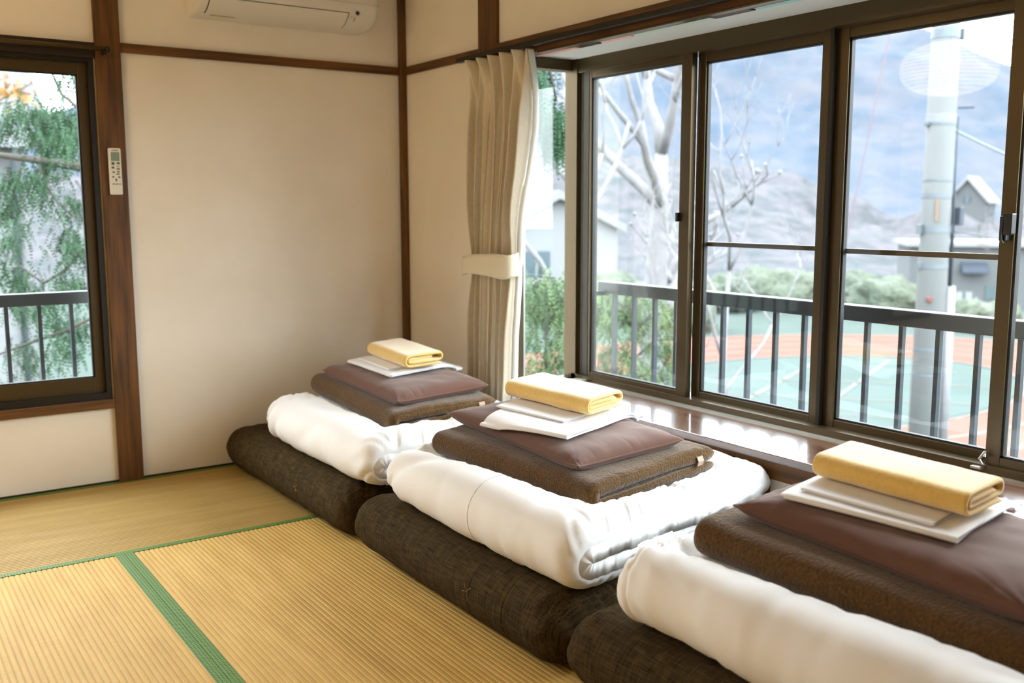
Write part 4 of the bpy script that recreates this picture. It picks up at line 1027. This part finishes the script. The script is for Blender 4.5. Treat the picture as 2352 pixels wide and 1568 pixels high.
# fence at the far side of the court
fA, fB = at(1560, 680, 52.0), at(2420, 700, 46.0)
fe = tag(empty('mesh_fence', (fA.x, fA.y, GZ), math.atan2(fB.y-fA.y, fB.x-fA.x)), 'green wire fence along the far side of the court', 'fence'); FL = math.hypot(fB.x-fA.x, fB.y-fA.y)
for k in range(9):
    MB().tube([(FL*k/8, 0, 0), (FL*k/8, 0, 1.5)], 0.035, 8).build('post', OUT['fence'], fe, True)
for z in (0.1, 0.5, 0.9, 1.4): MB().tube([(0, 0, z), (FL, 0, z)], 0.014, 6).build('wire', OUT['fence'], fe)

# foliage
def sprays(rng, centres, n, spread, L, wd, down=0.7, out_dir=None):
    V = []; Fq = []
    for ci, c in enumerate(centres):
        c = Vector(c); k = n if isinstance(n, int) else n[ci]
        for _ in range(k):
            p = c+Vector((rng.gauss(0, spread[0]), rng.gauss(0, spread[1]), rng.gauss(0, spread[2])))
            d = Vector((rng.gauss(0, 1), rng.gauss(0, 1), 0)); d = (d.normalized()*(1-down)+Vector((0, 0, -down))).normalized()
            l = L*rng.uniform(0.6, 1.3); s_ = d.cross(Vector((rng.gauss(0, 1), rng.gauss(0, 1), rng.gauss(0, 1)))).normalized()
            m_ = 6
            for i in range(m_):
                t = i/(m_-1); q = p+d*l*t+Vector((0, 0, -0.25*l*t*t)); w_ = wd*(1-0.55*t)
                for sg_ in (-1, 1):
                    a_ = q; tip = q+(s_*sg_*0.9+d*0.75).normalized()*w_*rng.uniform(1.6, 2.6); e_ = q+d*l*0.13
                    mid = (a_+tip)*0.5+s_.cross(d)*w_*0.15
                    i0 = len(V); V += [a_, mid-d*0.12*w_, tip, e_]; Fq.append((i0, i0+1, i0+2, i0+3))
    return V, Fq
def foliage(name, mat, parent, rng, centres, n, spread, L, wd, down=0.7):
    V, Fq = sprays(rng, centres, n, spread, L, wd, down)
    o = np_mesh(name, [tuple(v_) for v_ in V], Fq, mat, parent, smooth=False); o['kind'] = 'stuff'
    o.data.transform(Matrix.Translation(-parent.location)); return o
rng = random.Random(5)
cb = Vector((0.35, 2.9, GZ))
ce = tag(empty('cedar_tree', cb), 'dark green cedar reaching across the left window', 'tree', 'evergreens by the house')
MB().tube([Vector((0, 0, 0)), Vector((0.05, 0.05, 3)), Vector((0.0, 0.1, 6.5)), Vector((0, 0.1, 9))], [0.20, 0.16, 0.10, 0.02], 14).build('trunk', OUT['bark2'], ce, True)
def branch(parent, pts, r0, r1, mat):
    pts = [Vector(p)-parent.location for p in pts]; n_ = len(pts)
    return MB().tube(pts, list(np.linspace(r0, r1, n_)), 8).build('branch', mat, parent, True)
D = 6.4
branch(ce, [Vector((0.35, 3.0, 1.2)), at(300, 400, D), at(180, 383, D), at(90, 368, D), at(0, 356, D), at(-120, 330, D)], 0.045, 0.012, OUT['bark2'])
branch(ce, [Vector((0.35, 3.0, 2.6)), at(260, 270, D-.2), at(185, 252, D-.2), at(140, 215, D-.2), at(118, 165, D-.2), at(100, 100, D-.2)], 0.018, 0.006, OUT['bark2'])
branch(ce, [at(90, 372, D), at(108, 430, D), at(135, 470, D), at(175, 500, D-.1)], 0.010, 0.005, OUT['bark2'])
branch(ce, [Vector((0.35, 3.0, 0.4)), at(230, 590, D), at(190, 570, D), at(150, 620, D), at(100, 650, D), at(30, 600, D)], 0.020, 0.006, OUT['bark2'])
branch(ce, [Vector((0.35, 3.0, -0.2)), at(230, 720, D), at(150, 760, D), at(60, 790, D), at(-20, 820, D)], 0.018, 0.006, OUT['bark2'])
cl = [(100, 265, 120), (45, 262, 90), (10, 285, 80), (125, 245, 80), (160, 275, 100), (120, 305, 160), (150, 320, 140), (85, 320, 80), (175, 300, 90), (130, 345, 120), (165, 195, 50), (150, 172, 50), (110, 395, 90), (65, 405, 60), (25, 420, 110), (10, 480, 100), (85, 440, 50), (35, 520, 50),
      (140, 470, 40), (165, 470, 50), (160, 540, 90), (175, 575, 80), (15, 560, 60), (20, 620, 60), (60, 650, 90), (35, 690, 50), (150, 640, 60), (175, 660, 80), (110, 690, 60), (85, 720, 70), (140, 740, 70), (175, 755, 90), (130, 790, 50), (45, 800, 50), (160, 810, 40), (90, 830, 30), (30, 850, 25), (-60, 300, 120), (-60, 500, 120)]
foliage('foliage', OUT['cedar'], ce, rng, [at(x, y, D+rng.uniform(-.25, .35)) for x, y, _ in cl], [int(k*1.0) for _, _, k in cl], (0.055, 0.10, 0.05), 0.085, 0.011, 0.62)
# branch of the same kind hanging past the side light
D2 = 5.6
branch(ce, [Vector((0.35, 3.0, 3.4)), Vector((0.8, 1.6, 2.9)), at(1225, 60, D2), at(1260, 150, D2), at(1278, 230, D2)], 0.03, 0.006, OUT['bark2'])
cl = [(1222, 190, 110), (1230, 240, 150), (1245, 215, 90), (1250, 265, 130), (1275, 285, 130), (1270, 315, 90), (1282, 310, 60), (1218, 290, 50), (1262, 335, 40), (1215, 140, 80), (1240, 130, 60), (1275, 150, 20)]
foliage('foliage', OUT['cedar'], ce, rng, [at(x, y, D2+rng.uniform(-.1, .1)) for x, y, _ in cl], [k for _, _, k in cl], (0.030, 0.05, 0.045), 0.09, 0.010, 0.9)
# young hinoki below the bay
for (nm, lb, gx, gy, gd, cl, mt_) in (
    ('hinoki_shrub', 'feathery evergreen shrub seen low through the side light', 1258, 760, 7.4, [(1225, 660, 60), (1260, 650, 90), (1295, 670, 60), (1215, 700, 60), (1290, 720, 90), (1240, 720, 60), (1300, 760, 80), (1220, 770, 50), (1265, 790, 60), (1240, 830, 70), (1285, 840, 70), (1215, 850, 50), (1310, 700, 50), (1250, 690, 80), (1300, 820, 60)], 'cedar2'),
    ('hinoki_shrub', 'yellow green evergreen shrub behind the left end of the bay railing', 1460, 780, 8.2, [(1375, 690, 50), (1395, 740, 100), (1400, 800, 110), (1385, 840, 100), (1430, 700, 70), (1450, 760, 70), (1440, 820, 80), (1490, 690, 80), (1500, 740, 80), (1510, 790, 80), (1530, 720, 60), (1540, 830, 90), (1495, 850, 70), (1460, 870, 60), (1550, 780, 60), (1400, 670, 40), (1555, 870, 80), (1420, 870, 80)], 'cedar2')):
    g = at(gx, gy, gd); e = tag(empty(nm, (g.x, g.y, GZ)), lb, 'shrub', 'evergreens by the house')
    tp = at(gx, 650, gd); MB().tube([(0, 0, 0), (0.02, 0, 1.5), (0, 0.03, tp.z-GZ)], [0.06, 0.04, 0.008], 8).build('trunk', OUT['bark2'], e, True)
    for (x, y, _) in cl[::2]:
        q = at(x, y, gd); branch(e, [Vector((g.x, g.y, q.z-0.15)), Vector((g.x, g.y, q.z)).lerp(q, 0.5), q], 0.010, 0.004, OUT['bark2'])
    foliage('foliage', OUT[mt_], e, rng, [at(x, y, gd+rng.uniform(-.3, .3)) for x, y, _ in cl], [int(k*0.9) for _, _, k in cl], (0.07, 0.09, 0.06), 0.11, 0.013, 0.55)
# orange leaves on a small maple
D3 = 9.0; g = at(-90, 260, D3)
ml = tag(empty('maple_tree', (g.x, g.y, GZ)), 'slender maple with a few orange leaves at the left edge', 'tree')
tp = at(-60, 150, D3); MB().tube([(0, 0, 0), (0.1, 0, 3), (tp.x-g.x, tp.y-g.y, tp.z-GZ)], [0.09, 0.06, 0.02], 8).build('trunk', OUT['bark2'], ml, True)
for (x, y) in ((25, 190), (60, 230), (105, 175)): branch(ml, [Vector((g.x, g.y, at(0, 300, D3).z)), at(-20, 240, D3), at(x, y, D3)], 0.012, 0.004, OUT['bark2'])
cl = [(15, 190, 22), (30, 205, 20), (55, 225, 9), (100, 172, 8), (20, 232, 6)]
foliage('leaves', OUT['leafo'], ml, rng, [at(x, y, D3) for x, y, _ in cl], [k for _, _, k in cl], (0.07, 0.07, 0.04), 0.06, 0.03, 0.3)

# bare trees
def bare_tree(name, label, base, height, r, seed, lean=(0, 0), levels=4, spread=0.55, mat='bark', top=None):
    rg = random.Random(seed); e = tag(empty(name, base), label, 'tree', 'bare winter trees')
    t0 = Vector((0, 0, 0)); L0 = height
    tp = [Vector((lean[0]*t+0.06*math.sin(5*t+seed), lean[1]*t, L0*t)) for t in np.linspace(0, 1, 8)]
    MB().tube(tp, [r*k_ for k_ in (1.0, 0.93, 0.87, 0.80, 0.73, 0.65, 0.52, 0.34)], 12).build('trunk', OUT[mat], e, True)
    def rec(b, p, d, l, rr, lv):
        n_ = 5; pts = [p]; dd = d.copy()
        for i in range(n_):
            dd = (dd+Vector((rg.gauss(0, 0.16), rg.gauss(0, 0.16), 0.10+rg.gauss(0, 0.08)))).normalized(); pts.append(pts[-1]+dd*l/n_)
        b.tube(pts, list(np.linspace(rr, rr*0.55, n_+1)), 7)
        if lv == 0:
            q = pts[-1]; s_ = rr*1.9
            b.tube([q-dd*s_, q-dd*s_*0.4, q+dd*s_*0.4, q+dd*s_], [rr*0.5, s_, s_*0.9, rr*0.3], 6)
            return
        for i in range(2 if lv > 1 else 3):
            k = rg.randint(2, n_); nd = (dd+Vector((rg.gauss(0, spread), rg.gauss(0, spread), rg.gauss(0.15, 0.3)))).normalized()
            rec(b, pts[k], nd, l*rg.uniform(0.55, 0.8), rr*0.58, lv-1)
    nb_ = 6
    for i in range(nb_):
        k = rg.randint(3, 7) if i < nb_-2 else 7
        an = 2*math.pi*(i/nb_)+rg.uniform(-0.4, 0.4)
        d = Vector((math.cos(an)*0.75, math.sin(an)*0.75, 0.8)).normalized() if i < nb_-1 else Vector((0.1, 0.05, 1)).normalized()
        b = MB(); rec(b, tp[k], d, height*rg.uniform(0.28, 0.42), r*0.36, levels-1); b.build('branch', OUT[mat], e, True)
    return e
g = at(1505, 640, 12.5); bare_tree('bare_tree', 'thick pale bare tree trunk beyond the bay railing', (g.x, g.y, GZ), 4.9, 0.22, 3, (0.1, 0.1), 4)
g = at(1672, 640, 11.0); bare_tree('bare_tree', 'bare tree with budding twigs in the second bay pane', (g.x, g.y, GZ), 3.5, 0.065, 8, (0.1, 0.1), 5, 0.55)
g = at(1232, 600, 10.5); bare_tree('bare_tree', 'leaning pale bare tree in the narrow side light', (g.x, g.y, GZ), 4.4, 0.10, 12, (0.45, -0.2), 3, 0.5)
g = at(2300, 640, 36.5); bare_tree('bare_tree', 'small bare tree beside the shed at right', (g.x, g.y, GZ), 3.2, 0.07, 21, (0.0, 0.0), 4, 0.6, 'bark2')
# low bushes along the fence
rg = random.Random(9)
for k, (x, y, dep, s_) in enumerate(((1560, 700, 33, 1.0), (1660, 690, 40, 1.2), (1760, 694, 42, 1.4), (1850, 700, 41, 1.3), (1950, 705, 40, 1.3), (2040, 712, 38, 1.2), (2215, 735, 34, 0.8), (2285, 742, 33, 0.8), (1430, 690, 36, 1.4), (1290, 690, 37, 1.3))):
    g = at(x, y, dep); n_ = 26; t = np.linspace(0, math.pi, 14); ph_ = np.linspace(0, 2*math.pi, n_, endpoint=False); TT, PP = np.meshgrid(t, ph_, indexing='ij')
    nx, ny, nz = np.sin(TT)*np.cos(PP), np.sin(TT)*np.sin(PP), np.cos(TT)
    rr = 1+0.5*fbm(np.stack([nx*3+k*5, ny*3, nz*3], -1), k, 3)
    V = np.stack([nx*rr*s_*1.5, ny*rr*s_, np.maximum(nz*rr*s_*0.75+s_*0.45, 0)], -1).reshape(-1, 3)
    I = np.arange(14*n_).reshape(14, n_); J = np.roll(I, -1, 1); Fq = np.stack([I[:-1], I[1:], J[1:], J[:-1]], -1).reshape(-1, 4)
    o = np_mesh('low_bush', V, Fq, OUT['hedge']); o.location = (g.x, g.y, GZ)
    tag(o, ['low green bush by the court fence, leftmost through the bay glass', 'second low green bush along the court fence', 'third low green bush along the court fence', 'fourth low green bush along the court fence', 'fifth low green bush along the court fence', 'low green bush just left of the utility pole',
            'small green bush just right of the utility pole', 'small green bush under the two white boards, at far right', 'low green bush behind the bay railing end', 'low green bush before the white house'][k], 'bush', 'low bushes by the court')
